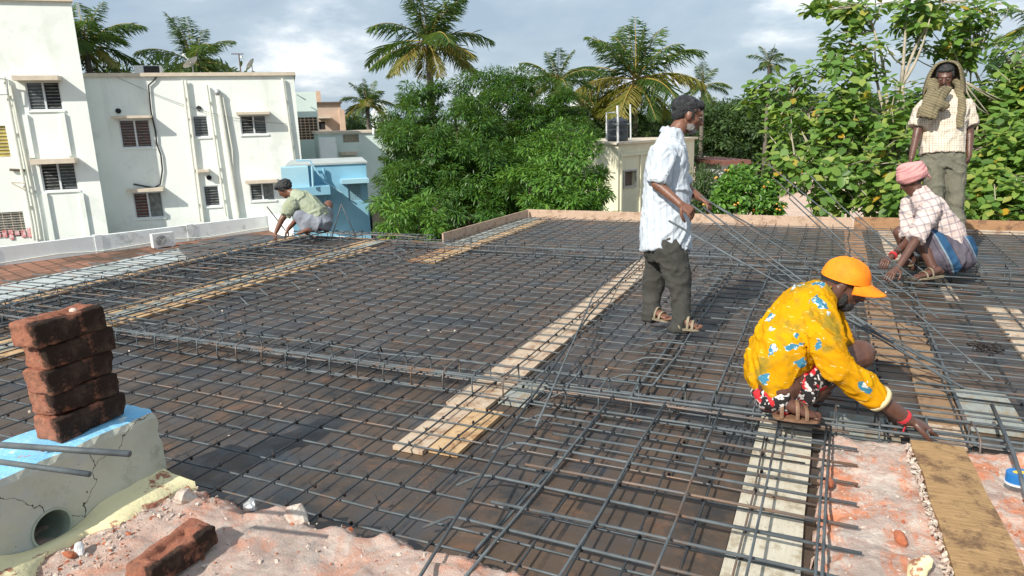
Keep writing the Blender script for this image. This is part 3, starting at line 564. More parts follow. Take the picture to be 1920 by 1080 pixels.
board(-1.96, -1.70, 3.3, 8.1, .002, 'board', 'long bleached board running from the beam cage past the standing man, left one')
board(-1.68, -1.50, 3.42, 3.78, .002, 'boardw', 'short cement grey board end under the beam cage, beside the long board')
board(-1.93, -1.76, 2.70, 3.28, .002, 'board', 'short bleached board end in front of the beam cage, left of a pair')
board(-1.75, -1.58, 2.74, 3.28, .002, 'boardy', 'stained orange board end in front of the beam cage, right of a pair')
board(-5.99, -5.82, 2.2, 8.1, .002, 'boardy', 'yellow board on the left side of the pale strip near the brick stack')
board(-5.81, -5.62, 2.1, 8.15, .002, 'boardw', 'cement stained grey-white board between two yellow ones')
board(-5.61, -5.44, 2.4, 7.6, .002, 'boardy', 'yellow board on the right side of the cement stained one')
board(-7.33, -7.12, 2.5, 8.1, .002, 'boardy', 'yellowish board along the left edge of the deck')
board(-4.66, -4.40, 8.0, 10.8, .002, 'boardw', 'grey board beside the slanting edge board at the far corner')
board(-4.38, -4.18, 6.95, 10.6, .002, 'boardy', 'tan board leading to the far left corner')
board(-4.60, -4.40, 7.0, 7.95, .002, 'plyb', 'short reddish board end before the far cage')
board(-.26, -.005, .6, 3.82, .002, 'boardc', 'wide cream board beside the broken brick edge in front')
board(.32, .52, 4.9, 6.75, .002, 'brownplank', 'brown plank behind the man in the orange cap'); board(.53, .70, 3.95, 5.9, .002, 'brownplank', 'second brown plank, right of the one behind the orange cap')
board(.20, .42, 7.1, 10.6, .002, 'plyb', 'pale brown board running to the far edge, left one'); board(.62, .80, 8.6, 10.7, .002, 'board', 'short pale board by the far edge')
board(.72, .98, 3.95, 4.55, .004, 'boardw', 'mouldy cream board end by the outstretched hand'); board(.44, .70, 3.66, 3.93, .004, 'board', 'cream board offcut under the beam cage by the block')
board(.97, 1.06, 6.75, 7.7, .002, 'board', 'narrow pale batten in front of the man in the pink turban')
board(1.22, 1.44, 4.6, 6.7, .002, 'board', 'sunlit cream board at the right edge of the deck')
board(.08, .40, 3.58, 3.92, .003, 'boardw', 'grey cement board piece under the man in the orange cap')
# edge boards
def eboard(p, q, h, th, m, lab, z=-.05):
    p, q = Vector(p), Vector(q); d = (q-p).normalized(); n_ = Vector((-d.y, d.x, 0)); w = MB(); w.box((p+q)/2+Vector((0, 0, z+h/2)), ((q-p).length, th, h), ax=(d, n_, Vector((0, 0, 1))))
    o = w.build('edge_board', M[m], loc=(p+q)/2); return tag(o, lab, 'board', 'edge boards standing round the slab')
eboard((-4.80, 8.22, 0), (-4.66, 10.86, 0), .20, .022, 'ply', 'edge board running back to the far left corner')
eboard((-4.70, 10.92, 0), (.30, 10.98, 0), .20, .022, 'ply', 'long pale pink edge board along the far side')
eboard((.33, 11.0, 0), (4.6, 11.03, 0), .21, .03, 'plyb', 'darker brown edge board behind the two men at right')
eboard((1.55, 10.86, 0), (4.6, 10.90, 0), .10, .02, 'board', 'low pale batten in front of the brown edge board')
eboard((-7.3, 8.23, 0), (-4.83, 8.26, 0), .07, .02, 'plyb', 'low edge board behind the far left bars')
# ------------------------------------------------------------------ reinforcement
def bar(p, q, r, name, parent, m='steel', jit=.006, n=6, loc=None, seg=.55):
    p, q = Vector(p), Vector(q); L_ = (q-p).length; k = max(2, int(L_/seg)); pts = []
    for i in range(k+1):
        a = p.lerp(q, i/k); pts.append(a+Vector((random.gauss(0, jit), random.gauss(0, jit), random.gauss(0, jit*.5))))
    w = MB(); w.tube(pts, r, n); return w.build(name, M[m], parent, loc, smooth=True)
def pbar(pts, r, name, parent, m='steel', n=7, loc=None): w = MB(); w.tube(pts, r, n); return w.build(name, M[m], parent, loc, smooth=True)
def mat_mesh(root, x0, x1, y0, y1, dx, dy, xs=None, ys=None, ties=True, zx=.036, zy=.050, ov=.12, r=.0047):
    X = xs or [x0+dx*i for i in range(int((x1-x0)/dx)+1)]; Y = ys or [y0+dy*i for i in range(int((y1-y0)/dy)+1)]
    X = [x+random.gauss(0, .006) for x in X]; Y = [y+random.gauss(0, .006) for y in Y]
    for iy, y in enumerate(Y): bar(((x0 if (x0 > -7.5 or iy % 2) else -7.2)-ov*random.random(), y, zx), (x1+ov*random.random(), y+random.gauss(0, .02), zx), r, 'cross_bar', root, 'steelrust' if random.random() < .06 else 'steel')
    for x in X: bar((x, y0-ov*random.random(), zy), (x+random.gauss(0, .02), y1+ov*random.random(), zy), r*1.02, 'long_bar', root, 'steelrust' if random.random() < .04 else 'steeldark')
    if ties:
        w = MB()
        for x in X:
            for y in Y:
                if random.random() < .12: continue
                c = Vector((x, y, (zx+zy)/2)); w.ell(c+Vector((random.gauss(0, .004), random.gauss(0, .004), .004)), (.0085, .0085, .011), n=5, m=4)
                a = random.random()*6.3; t = c+Vector((cos(a)*.02, sin(a)*.02, .018+random.random()*.016)); w.tube([c, t], .0013, 3)
        tag(w.build('tie_wires', M['wire'], root), 'small twisted wire knots at the bar crossings', kind='stuff')
m1 = empty('rebar_mat', (-3.2, 2.6, .03), 'tied reinforcement mat between the broken wall and the near beam cage', 'rebar mat', 'tied rebar mats on the deck')
m2 = empty('rebar_mat', (-3, 5.4, .03), 'largest tied reinforcement mat, between the two beam cages', 'rebar mat', 'tied rebar mats on the deck')
m3 = empty('rebar_mat', (-2, 9.2, .03), 'tied reinforcement mat beyond the far beam cage', 'rebar mat', 'tied rebar mats on the deck')
mat_mesh(m1, -7.3, -.03, 1.68, 3.42, .182, .171)
mat_mesh(m2, -7.9, 3.2, 3.62, 7.5, .182, .174, ov=.4, xs=[-7.98, -7.55]+[-7.25+.182*i for i in range(40)]+[.02+.33*i for i in range(10)])
mat_mesh(m3, -4.6, 3.6, 7.95, 10.75, .182, .174, ov=.15, xs=[-4.5+.182*i for i in range(27)]+[.45+.33*i for i in range(10)], ties=False)
# cranked bars raised over the near and middle bays (their left ends bend down to the deck)
for i in range(9):
    y = 2.04+.171*i+.075; x = -1.27+random.gauss(0, .012)
    if i % 2 == 0: pts = [(x-.14, y-.02, .045), (x-.03, y, .105), (x+.02, y, .112), (-.6, y-.01, .112), (.15+random.random()*.06, y-.02, .112)]
    else: pts = [(x+.10, y, .10), (-.6, y, .105), (.15+random.random()*.06, y-.01, .105)]
    pbar(pts, .0064, 'cranked_bar', m1, 'steelrust' if i in (3, 8) else 'steel')
for x in (-1.02, -.74, -.46, -.17, .035, .06): bar((x, 1.75, .125), (x+.02, 3.48, .125), .0058, 'top_bar', m1)
bar((-1.13, 1.8, .035), (-1.05, 3.5, .035), .009, 'long_bar', m1)
for i in range(11):
    y = 3.86+.345*i; x = -1.0+random.gauss(0, .02)
    pbar([(x-.16, y-.02, .05), (x-.03, y, .11), (x+.03, y, .118), (1.0, y, .118), (3.2, y, .118)], .0058, 'cranked_bar', m2)
for x in (-.83, -.5, -.15, .2): bar((x, 3.7, .13), (x+.03, 7.6, .13), .0058, 'top_bar', m2)
for x in (-.98, .72): bar((x, 3.7, .028), (x+.02, 7.5, .028), .010, 'long_bar', m2)
for i in range(12):                      # top bars over the left support, ends turned down
    y = 3.45+.33*i; x1_ = -4.75+random.gauss(0, .07)
    pbar([(-8.1, y-.02, .085), (-7.2, y, .105), (x1_, y, .105)], .0066, 'top_bar', m2)
    pbar([(x1_-.10, y+.17, .11), (x1_+.06, y+.11, .055)], .0066, 'bar_end', m2)
    if i % 2 == 0: pbar([(-7.9, y+.16, .08), (x1_-.10, y+.17, .11)], .0060, 'top_bar', m2, 'steelrust')
for x in (-6.1, -6.02, -5.62, -5.35): bar((x, 2.0, .115), (x+.05, 8.1, .11), .0066, 'top_bar', m2)
# beam cages
def cage(p, q, wid, lab, z0=.022, z1=.142, step=.20, r=.0066, group='beam cages of stirrups and long bars'):
    p, q = Vector(p), Vector(q); d = (q-p).normalized(); n_ = Vector((-d.y, d.x, 0)); c = (p+q)/2; root = empty('beam_cage', (c.x, c.y, z0), lab, 'rebar cage', group)
    for z in (z0, z1-.018):
        for s_ in (-.5, .5, .32 if z == z0 else -.36):
            pbar([p.lerp(q, i/14)+n_*(s_*wid+random.gauss(0, .006))+Vector((0, 0, z+random.gauss(0, .004))) for i in range(15)], r, 'main_bar', root, 'steelrust' if random.random() < .12 else 'steel')
    L_ = (q-p).length; k = int(L_/step)
    for i in range(k):
        b = p+d*(i+.5)*step+d*random.gauss(0, .015); h = wid/2+.012; tl = random.gauss(0, .05)
        def pt(a, z): return b+n_*a+d*(tl*a)+Vector((0, 0, z))
        pts = [pt(-h, z0-.012), pt(-h-.004, z1-.05), pt(-h+.008, z1-.012), pt(-h+.04, z1), pt(h-.04, z1), pt(h-.006, z1-.012), pt(h, z1-.05), pt(h, z0-.012), pt(h-.03, z0-.018), pt(-h+.03, z0-.018), pt(-h, z0-.012)]
        pbar(pts, .0047, 'stirrup', root, 'steelrust' if random.random() < .08 else 'steel', 6)
        if random.random() < .5: pbar([pt(h-.05, z1), pt(h+.01, z1+.012), pt(h+.03, z1-.035)], .006, 'hook', root)
cage((-7.2, 3.50, 0), (1.8, 3.66, 0), .23, 'near beam cage crossing the whole deck in front of the men')
cage((-5.3, 7.72, 0), (3.2, 7.76, 0), .22, 'far beam cage crossing behind the standing man', step=.25)
cage((-6.75, 2.4, 0), (-6.75, 8.1, 0), .24, 'left beam cage running back to the far crouching man', step=.16)
cage((-7.2, 8.06, 0), (-4.9, 8.08, 0), .16, 'short beam cage at the far left edge under the crouching man', z1=.14, step=.2)
def single(pts, r, lab, m='steel', name='loose_rebar', n=8):
    o = pbar([Vector(p) for p in pts], r, name, None, m, n, loc=Vector(pts[0])); return tag(o, lab, 'rebar')
single([at(785, 1085, .16), at(960, 800, .16), at(1105, 590, .14), at(1215, 470, .14)], .0068, 'long loose bar lying diagonally from the front wall towards the standing man', 'steeldark')
single([at(1005, 800, .19), at(1110, 560, .18), at(1150, 500, .17)], .006, 'thin loose bar lying beside the bleached board')
single([D(-30, 832, 2.15), D(243, 851, 2.05)], .0098, 'bar end poking in over the blue ledge, upper one'); single([D(-30, 862, 2.0), D(168, 889, 1.95)], .0085, 'bar end poking in over the blue ledge, lower one with rusty tip', 'steel')
single([at(1860, 760, .19), at(1900, 850, .19), at(1925, 930, .16)], .009, 'bar lying past the blue tape measure'); 
single([at(622, 445, .1), D(640, 383, 9.6)], .008, 'left leg of the upturned vee of bars at the far left edge'); single([at(668, 445, .1), D(640, 383, 9.6)], .008, 'right leg of the upturned vee of bars at the far left edge')
single([at(535, 432, .1), D(501, 388, 10)], .008, 'short bar standing up left of the far crouching man')
# rods carried by the standing man
rods = [((1254, 414, 4.72), (1790, 768, 3.95)), ((1340, 435, 5.3), (1796, 803, 3.80)), ((1296, 384, 4.78), (1760, 728, 4.1)), ((1318, 388, 4.95), (1775, 792, 3.85)), ((1312, 366, 5.02), (1745, 640, 4.7)), ((1322, 374, 5.02), (1680, 540, 5.3)),
        ((1440, 308, 6.2), (1726, 530, 5.6)), ((1448, 332, 6.4), (1760, 600, 5.0)), ((1402, 352, 6.4), (1700, 640, 4.6)), ((1480, 372, 6.6), (1850, 800, 3.9)), ((1370, 410, 6.0), (1770, 760, 3.95)), ((1520, 330, 7.0), (1690, 470, 6.4)), ((1600, 395, 7.4), (1742, 520, 6.3)), ((1500, 400, 6.6), (1652, 520, 5.9))]
RODL = ['nearest rod, crossing in front of the standing man\'s shirt hem', 'rod starting just right of the standing man\'s hip', 'rod leaving the standing man\'s near hand, upper one', 'rod leaving the standing man\'s near hand, lower one', 'rod running from the standing man\'s far hand over the orange cap', 'short rod from the standing man\'s far hand towards the turbaned man',
 'topmost slanting rod, its end against the big leaves', 'second slanting rod below the topmost one, against the leaves', 'rod with its end at the orange-flowered shrub', 'long rod slanting from the shrub right past the bare knee', 'rod starting over the far edge board left of the orange cap', 'slanting rod farthest right against the big leaves', 'short slanting rod ending at the turbaned man\'s hands', 'short thin rod starting at the far edge board above the orange cap']
for i, (a, b) in enumerate(rods):
    if i in (8, 10, 13): continue
    p, q_ = D(*a), D(*b); q_.z = max(q_.z, .15); mid = p.lerp(q_, .5)-Vector((0, 0, .02+.02*(i % 3)))
    o = pbar([p, p.lerp(mid, .5)+Vector((0, 0, -.004)), mid, q_.lerp(mid, .5), q_], .0054 if i != 0 else .0074, 'steel_rod', None, 'steel', 7, loc=q_)
    tag(o, RODL[i], 'rebar', 'rods held by the standing man' if i < 6 else 'rods slanting behind the orange cap')
for k in range(5):
    y = 4.05+k*.62+random.random()*.2; single([(.45+random.random()*.2, y, .14), (1.05+random.random()*.3, y-.04, .14)], .0065, ['short bar piece laid in front of the outstretched hand', 'short bar laid across right of the bare knee', 'short bar behind the bare knee', 'short bar below the turbaned man\'s hands', 'short bar by the turbaned man\'s sandal'][k])
# wire tangle
c = at(1850, 655, .13); w = MB()
for k in range(16):
    a = random.random()*6.3; pts = [c+Vector((cos(a+t*.9)*(.03+.02*t), sin(a+t*.9)*(.02+.018*t), .02*sin(t*2+k)+.01)) for t in range(5)]; w.tube(pts, .003, 4)
tag(w.build('binding_wire', M['wire'], loc=c), 'tangle of black binding wire lying on the mat at right', 'wire')
# ------------------------------------------------------------------ broken brick wall in front
def fbm(x, y, s, o=4):
    v = 0; a = 1
    for i in range(o): v += a*noise.noise((x*s, y*s, i*7.3)); s *= 2.1; a *= .5
    return v
def broken(name, x0, x1, y0, y1, st, edge, ztop, lab, mt='pink', amp=.022):
    nx, ny = int((x1-x0)/st)+1, int((y1-y0)/st)+1; idx = {}; w = MB(); vs = []; fs = []
    for i in range(nx):
        for j in range(ny):
            x, y = x0+i*st, y0+j*st; e_ = edge(x, y)
            if e_ < -st*1.5: continue
            z = ztop+fbm(x, y, 3.2, 5)*amp+.010*fbm(x, y, 13, 4)+.014*max(0, fbm(x+9, y, 5, 4)-.15); z += .012*noise.cell(Vector((x*11, y*11, 3)))*max(0, fbm(x+5, y, 2, 2)+.3)
            if e_ < .06: z -= (.06-e_)*(.5+2.2*abs(noise.noise((x*22, y*22, 2))))
            if e_ < 0: z = -.04
            idx[i, j] = len(vs); vs.append((x+noise.noise((x*30, y*30, 1))*st*.5, y+noise.noise((x*30, y*30, 9))*st*.5, z))
    for (i, j), k in idx.items():
        if (i+1, j) in idx and (i+1, j+1) in idx and (i, j+1) in idx: fs.append((k, idx[i+1, j], idx[i+1, j+1], idx[i, j+1]))
    w.add(vs, fs); o = w.build(name, M[mt], loc=((x0+x1)/2, (y0+y1)/2, 0)); o.data.polygons.foreach_set('use_smooth', [True]*len(fs)); return tag(o, lab, 'wall')
broken('brick_wall', -3.4, .03, .7, 2.15, .013, lambda x, y: (1.93+.06*fbm(x, 0, 6, 5)+.012*(x+2)-y), .108, 'broken pink brick wall top along the bottom of the picture', 'pinkdust')
broken('brick_wall', .0, 2.2, .7, 3.66, .014, lambda x, y: min(x-(.045+.045*fbm(0, y, 9, 5)), 3.50+.10*min(1, x)+.03*fbm(x, 3, 6, 4)-y), .085, 'broken pink and orange brickwork right of the cream board')
# weathered plank on it
w = MB(); n = 26; vs = []; fs = []
for i in range(n+1):
    t = i/n; y = 3.42-t*2.0; xc = .515+.045*sin(t*2.2); wl_ = .10+.012*noise.noise((t*9, 1, 0)); wr = .10+.015*t+.010*noise.noise((t*7, 4, 0))
    for k, (x, z) in enumerate(((xc-wl_, .105), (xc-wl_-.004, .137), (xc-.04, .142), (xc+.04, .142), (xc+wr+.004, .137), (xc+wr, .105))): vs.append((x, y, z+.003*noise.noise((x*9, y*9, k))))
for i in range(n):
    for k in range(6): fs.append((i*6+k, i*6+(k+1) % 6, (i+1)*6+(k+1) % 6, (i+1)*6+k))
fs += [tuple(range(5, -1, -1)), tuple(n*6+k for k in range(6))]
w.add(vs, fs); tag(w.build('plank', M['plank'], loc=(.5, 2.5, .1)), 'thick weathered plank lying on the pink brickwork', 'plank')
w = MB(); rng2 = random.Random(3)
for i in range(420):
    y = 3.40-rng2.random()*1.95; t = (3.42-y)/2; x = .515+.045*sin(t*2.2)-.115+rng2.gauss(0, .008); w.ell((x, y, .108+rng2.random()*.022), (.004+rng2.random()*.006, .005+rng2.random()*.010, .006), [Vector((rng2.gauss(0, 1), rng2.gauss(0, 1), rng2.gauss(0, 1))).normalized() for _ in range(3)], n=5, m=4)
tag(w.build('mortar_crumbs', M['chip'], loc=(.4, 2.5, .1)), 'crumbled grey mortar along the left edge of the weathered plank', 'mortar', kind='stuff')
# ------------------------------------------------------------------ parapet stub with its pipe
PX0, PX1, PY0, PY1, PZ = -2.92, -2.60, .3, 1.93, .425
w = MB(); nx, ny, nz = 7, 50, 14; ids = {}; vs = []; fs = []
def pv(i, j, k):
    key = (i, j, k)
    if key not in ids:
        x, y, z = PX0+(PX1-PX0)*i/nx, PY0+(PY1-PY0)*j/ny, .0+(PZ-.0)*k/nz; nzv = Vector((noise.noise((x*9, y*9, z*9)), noise.noise((x*9+5, y*9, z*9)), noise.noise((x*9, y*9+5, z*9))))*.006
        if j == ny: nzv.y += noise.noise((x*14, z*14, 2))*.022+(.02 if k < 4 else 0)
        if k == nz and i == nx: nzv += Vector((-.012, 0, -.006))*(1+noise.noise((y*20, 0, 0)))
        ids[key] = len(vs); vs.append((x+nzv.x, y+nzv.y, z+nzv.z))
    return ids[key]
for a, b, rng_ in ((0, ny, 'side'),):
    for j in range(ny):
        for k in range(nz): fs.append((pv(nx, j, k), pv(nx, j+1, k), pv(nx, j+1, k+1), pv(nx, j, k+1))); fs.append((pv(0, j, k), pv(0, j, k+1), pv(0, j+1, k+1), pv(0, j+1, k)))
        for i in range(nx): fs.append((pv(i, j, nz), pv(i+1, j, nz), pv(i+1, j+1, nz), pv(i, j+1, nz))); fs.append((pv(i, j, 0), pv(i, j+1, 0), pv(i+1, j+1, 0), pv(i+1, j, 0)))
    for i in range(nx):
        for k in range(nz): fs.append((pv(i, ny, k), pv(i, ny, k+1), pv(i+1, ny, k+1), pv(i+1, ny, k))); fs.append((pv(i, 0, k), pv(i+1, 0, k), pv(i+1, 0, k+1), pv(i, 0, k+1)))
w.add(vs, fs); me = w.mesh('parapet')
rr = Vector(RM@np.array([97-CX, 990-CY, FP])); t = (PX1-0)/rr.x; pc = Vector(CAM)+rr*t
ct = MB(); ct.loft([pc-Vector((.26, 0, 0)), pc+Vector((.1, 0, 0))], [.076, .076], (0, 1, 0), 36); tmpc = ct.build('cut', None)
o = bpy.data.objects.new('tmp', me); COL.objects.link(o); md = o.modifiers.new('b', 'BOOLEAN'); md.operation = 'DIFFERENCE'; md.object = tmpc; md.solver = 'EXACT'
m2_ = bpy.data.meshes.new_from_object(o.evaluated_get(bpy.context.evaluated_depsgraph_get())); bpy.data.objects.remove(o); bpy.data.objects.remove(tmpc)
m2_.materials.clear(); par = link('parapet_stub', m2_, None, loc=(-2.75, 1.3, 0)); m2_.materials.append(M['render']); m2_.materials.append(M['bluepaint'])
for p_ in m2_.polygons: p_.material_index = 1 if p_.normal.z > .7 and p_.center.z > .3 else 0
tag(par, 'cracked grey-green parapet stub with chipped sky-blue top', 'wall')
w = MB(); n = 32; vs = []; fs = []
for x in (pc.x+.006, pc.x-.25):
    for r in (.077, .069): vs += [(x, pc.y+r*cos(2*pi*k/n), pc.z+r*sin(2*pi*k/n)) for k in range(n)]
for k in range(n):
    k2 = (k+1) % n; fs += [(k, k2, n+k2, n+k), (n+k, n+k2, 3*n+k2, 3*n+k), (k2, k, 2*n+k, 2*n+k2)]
w.add(vs, fs); w.add([(pc.x-.249, pc.y+.074*cos(2*pi*k/n), pc.z+.074*sin(2*pi*k/n)) for k in range(n)], [tuple(range(n))])
link('pipe', w.mesh('pipe', False), M['plumb'], par)
# cream plaster fillet at the parapet foot
w = MB(); n = 40; vs = []; fs = []
for i in range(n+1):
    y = .55+i*(1.92-.55)/n; a = .035+.022*fbm(y, 0, 5, 3); gap = min(1, 1.5*max(0, 1-abs(y-pc.y)/.2))
    hgt = .055*(1-gap*.9); vs += [(PX1+.001, y, .10+hgt+.01*noise.noise((y*12, 0, 0))), (PX1+.03+a*.4*(1-gap), y, .115+hgt*.45), (PX1+.07+a*3.0*(1-gap*.8), y, .127), (PX1+.075+a*3.0*(1-gap*.8), y, .06)]
for i in range(n):
    for k in range(3): fs.append((i*4+k, i*4+k+1, (i+1)*4+k+1, (i+1)*4+k))
w.add(vs, fs); link('plaster_fillet', w.mesh('f', True), M['creampaint'], par)
# bricks
def brick(c, L_=.29, Wd=.145, H=.098, rz=0, tilt=(0, 0), lab='', seed=0, grp='stacked bricks on the blue ledge'):
    n1_, n2_, n3_ = 34, 18, 12; ids = {}; vs = []; fs = []
    def V(i, j, k):
        key = (i, j, k)
        if key in ids: return ids[key]
        u, v, ww = i/n1_*2-1, j/n2_*2-1, k/n3_*2-1; p = Vector((v*Wd/2, u*L_/2, ww*H/2)); rd_ = .010
        q = Vector((max(-Wd/2+rd_, min(Wd/2-rd_, p.x)), max(-L_/2+rd_, min(L_/2-rd_, p.y)), max(-H/2+rd_, min(H/2-rd_, p.z)))); dlt = p-q
        if dlt.length > 1e-6: p = q+dlt.normalized()*rd_
        s_ = Vector((seed*3.1, seed*1.7, 0)); p += Vector((noise.noise(p*14+s_), noise.noise(p*14+s_+Vector((9, 0, 0))), noise.noise(p*14+s_+Vector((0, 9, 0)))))*.0062
        ck = noise.noise(p*9+s_*1.3); edge_ = (abs(u) > .8)+(abs(v) > .7)+(abs(ww) > .6)
        if edge_ >= 2 and ck > .05: p *= 1-.16*ck
        p += Vector((noise.noise(p*60+s_), noise.noise(p*60-s_), noise.noise(p*60+s_*2)))*.0045
        if k == n3_:
            fx, fy = abs(v)/.50, abs(u)/.62; f = max(0, 1-max(fx, fy)); p.z -= min(.022, f*.14)
        ids[key] = len(vs); vs.append(p); return ids[key]
    for i in range(n1_):
        for j in range(n2_): fs.append((V(i, j, n3_), V(i, j+1, n3_), V(i+1, j+1, n3_), V(i+1, j, n3_))); fs.append((V(i, j, 0), V(i+1, j, 0), V(i+1, j+1, 0), V(i, j+1, 0)))
        for k in range(n3_): fs.append((V(i, 0, k), V(i, 0, k+1), V(i+1, 0, k+1), V(i+1, 0, k))); fs.append((V(i, n2_, k), V(i+1, n2_, k), V(i+1, n2_, k+1), V(i, n2_, k+1)))
    for j in range(n2_):
        for k in range(n3_): fs.append((V(0, j, k), V(0, j+1, k), V(0, j+1, k+1), V(0, j, k+1))); fs.append((V(n1_, j, k), V(n1_, j, k+1), V(n1_, j+1, k+1), V(n1_, j+1, k)))
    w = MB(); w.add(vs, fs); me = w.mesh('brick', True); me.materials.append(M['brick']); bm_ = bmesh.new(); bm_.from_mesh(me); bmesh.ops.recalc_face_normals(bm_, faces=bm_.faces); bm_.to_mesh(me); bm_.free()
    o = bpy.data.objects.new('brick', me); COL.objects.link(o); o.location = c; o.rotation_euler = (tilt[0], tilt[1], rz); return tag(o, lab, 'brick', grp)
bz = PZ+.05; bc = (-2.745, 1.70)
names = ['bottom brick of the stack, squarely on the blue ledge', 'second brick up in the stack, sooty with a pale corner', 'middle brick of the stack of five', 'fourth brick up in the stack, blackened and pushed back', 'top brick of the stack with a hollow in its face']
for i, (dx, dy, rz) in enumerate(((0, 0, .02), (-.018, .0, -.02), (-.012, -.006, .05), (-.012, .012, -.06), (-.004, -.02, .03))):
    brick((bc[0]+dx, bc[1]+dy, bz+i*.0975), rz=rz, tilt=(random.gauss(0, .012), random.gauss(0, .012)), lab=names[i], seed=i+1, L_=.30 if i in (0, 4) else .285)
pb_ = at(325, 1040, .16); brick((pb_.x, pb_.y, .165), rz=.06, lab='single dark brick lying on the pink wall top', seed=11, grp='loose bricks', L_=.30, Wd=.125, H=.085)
w = MB(); w.ell((-2.73, 1.73, bz+4*.0975+.048), (.02, .014, .012), n=8, m=6); tag(w.build('pebble', M['chip'], loc=(-2.73, 1.73, .9)), 'small white pebble lying on the top brick', 'pebble')
# rubble
def chip(p, s, m, lab=None, grp=None, seed=0):
    w = MB(); n = 8; w.ell((0, 0, 0), (s, s*.8, s*.6), n=9, m=7); w.v = [tuple(Vector(v)*(1+.55*noise.noise(Vector(v)*(1.1/s)+Vector((seed, 0, 0))))) for v in w.v]
    o = link('rubble_chunk', w.mesh('c'), M[m]); o.location = p; o.rotation_euler = (random.random()*3, random.random()*3, random.random()*3)
    return tag(o, lab, 'rubble', grp)
chip(at(350, 935, .13), .055, 'chip', 'pale plaster lump at the end of the parapet stub', seed=1); chip(at(470, 948, .12), .035, 'steelgrey', 'grey torn cement scrap at the wall edge left of the bars', seed=2)
chip(at(555, 968, .12), .05, 'chip', 'whitish mortar lump under the front bar', seed=3); chip(at(150, 1030, .13), .028, 'whiteplastic', 'white lump below the pipe opening', seed=4); chip(at(130, 1040, .13), .02, 'redchip', 'red brick crumb below the pipe opening', seed=5)
chip(at(1690, 1010, .1), .03, 'redchip', 'orange brick lump left of the weathered plank', seed=6); chip(at(1725, 1072, .11), .05, 'creampaint', 'cream plaster flake at the bottom beside the plank', seed=7)
chip(at(1555, 905, .11), .03, 'redchip', 'red brick lump at the cut edge of the brickwork', seed=8); chip(at(1760, 868, .11), .012, 'redchip', 'tiny red crumb right of the plank end', seed=9); chip(at(83, 842, .44), .014, 'redchip', 'red crumb on the blue ledge', seed=10)
w = MB(); w3 = MB(); R3 = random.Random(5)
def grit(mb, x, y, z, s_):
    ax_ = [Vector((R3.gauss(0, 1), R3.gauss(0, 1), R3.gauss(0, 1))).normalized() for _ in range(3)]; mb.ell((x, y, z+s_*.2), (s_*1.2, s_, s_*.8), ax_, 4, 3)
for i in range(1500):
    if R3.random() < .55: x, y = -2.5+abs(R3.gauss(0, .15)), .9+R3.random()*1.0
    else: x, y = R3.uniform(-2.4, -.6), R3.uniform(1.0, 1.9)
    grit(w if i % 4 else w3, x, y, .108+fbm(x, y, 3.2, 5)*.022+.010*fbm(x, y, 13, 4), R3.choice((.003, .003, .004, .005, .006, .010)))
for i in range(900):
    x, y = R3.uniform(.1, .95), R3.uniform(1.7, 3.4); grit(w if i % 4 else w3, x, y, .085+fbm(x, y, 3.2, 5)*.022+.010*fbm(x, y, 13, 4), R3.choice((.002, .003, .004, .007)))
tag(w.build('plaster_grit', M['chip'], loc=(-1.5, 1.5, .1)), 'scattered plaster crumbs on the broken wall top', 'rubble', kind='stuff'); tag(w3.build('brick_grit', M['redchip'], loc=(-1.5, 1.5, .1)), 'scattered red brick crumbs on the broken wall top', 'rubble', kind='stuff')
w = MB()
for i in range(150):
    x, y = R3.uniform(-6.5, 2.5), R3.uniform(2.1, 7.5); grit(w, x, y, .004, R3.choice((.003, .004, .006, .010)))
tag(w.build('deck_litter', M['chip'], loc=(-1.5, 4, 0)), 'small pale crumbs of plaster strewn on the steel deck', 'rubble', kind='stuff')
# tape measure
c = at(1912, 893, .16); r = empty('tape_measure', c, 'blue and white tape measure on the brickwork at the right edge', 'tape measure')
w = MB(); w.loft([c+Vector((0, 0, -.022)), c+Vector((0, 0, .016))], [(.05, .04), (.05, .04)], (1, .3, 0), 22); w.build('case', M['bluecase'], r); w = MB(); w.loft([c+Vector((0, 0, -.03)), c+Vector((0, 0, -.022))], [(.054, .044), (.054, .044)], (1, .3, 0), 22); w.build('rim', M['whiteplastic'], r)
w = MB(); w.loft([c+Vector((0, 0, .0165)), c+Vector((0, 0, .019))], [(.028, .012), (.028, .012)], (1, .3, 0), 14); w.build('sticker', M['yellowtape'], r)
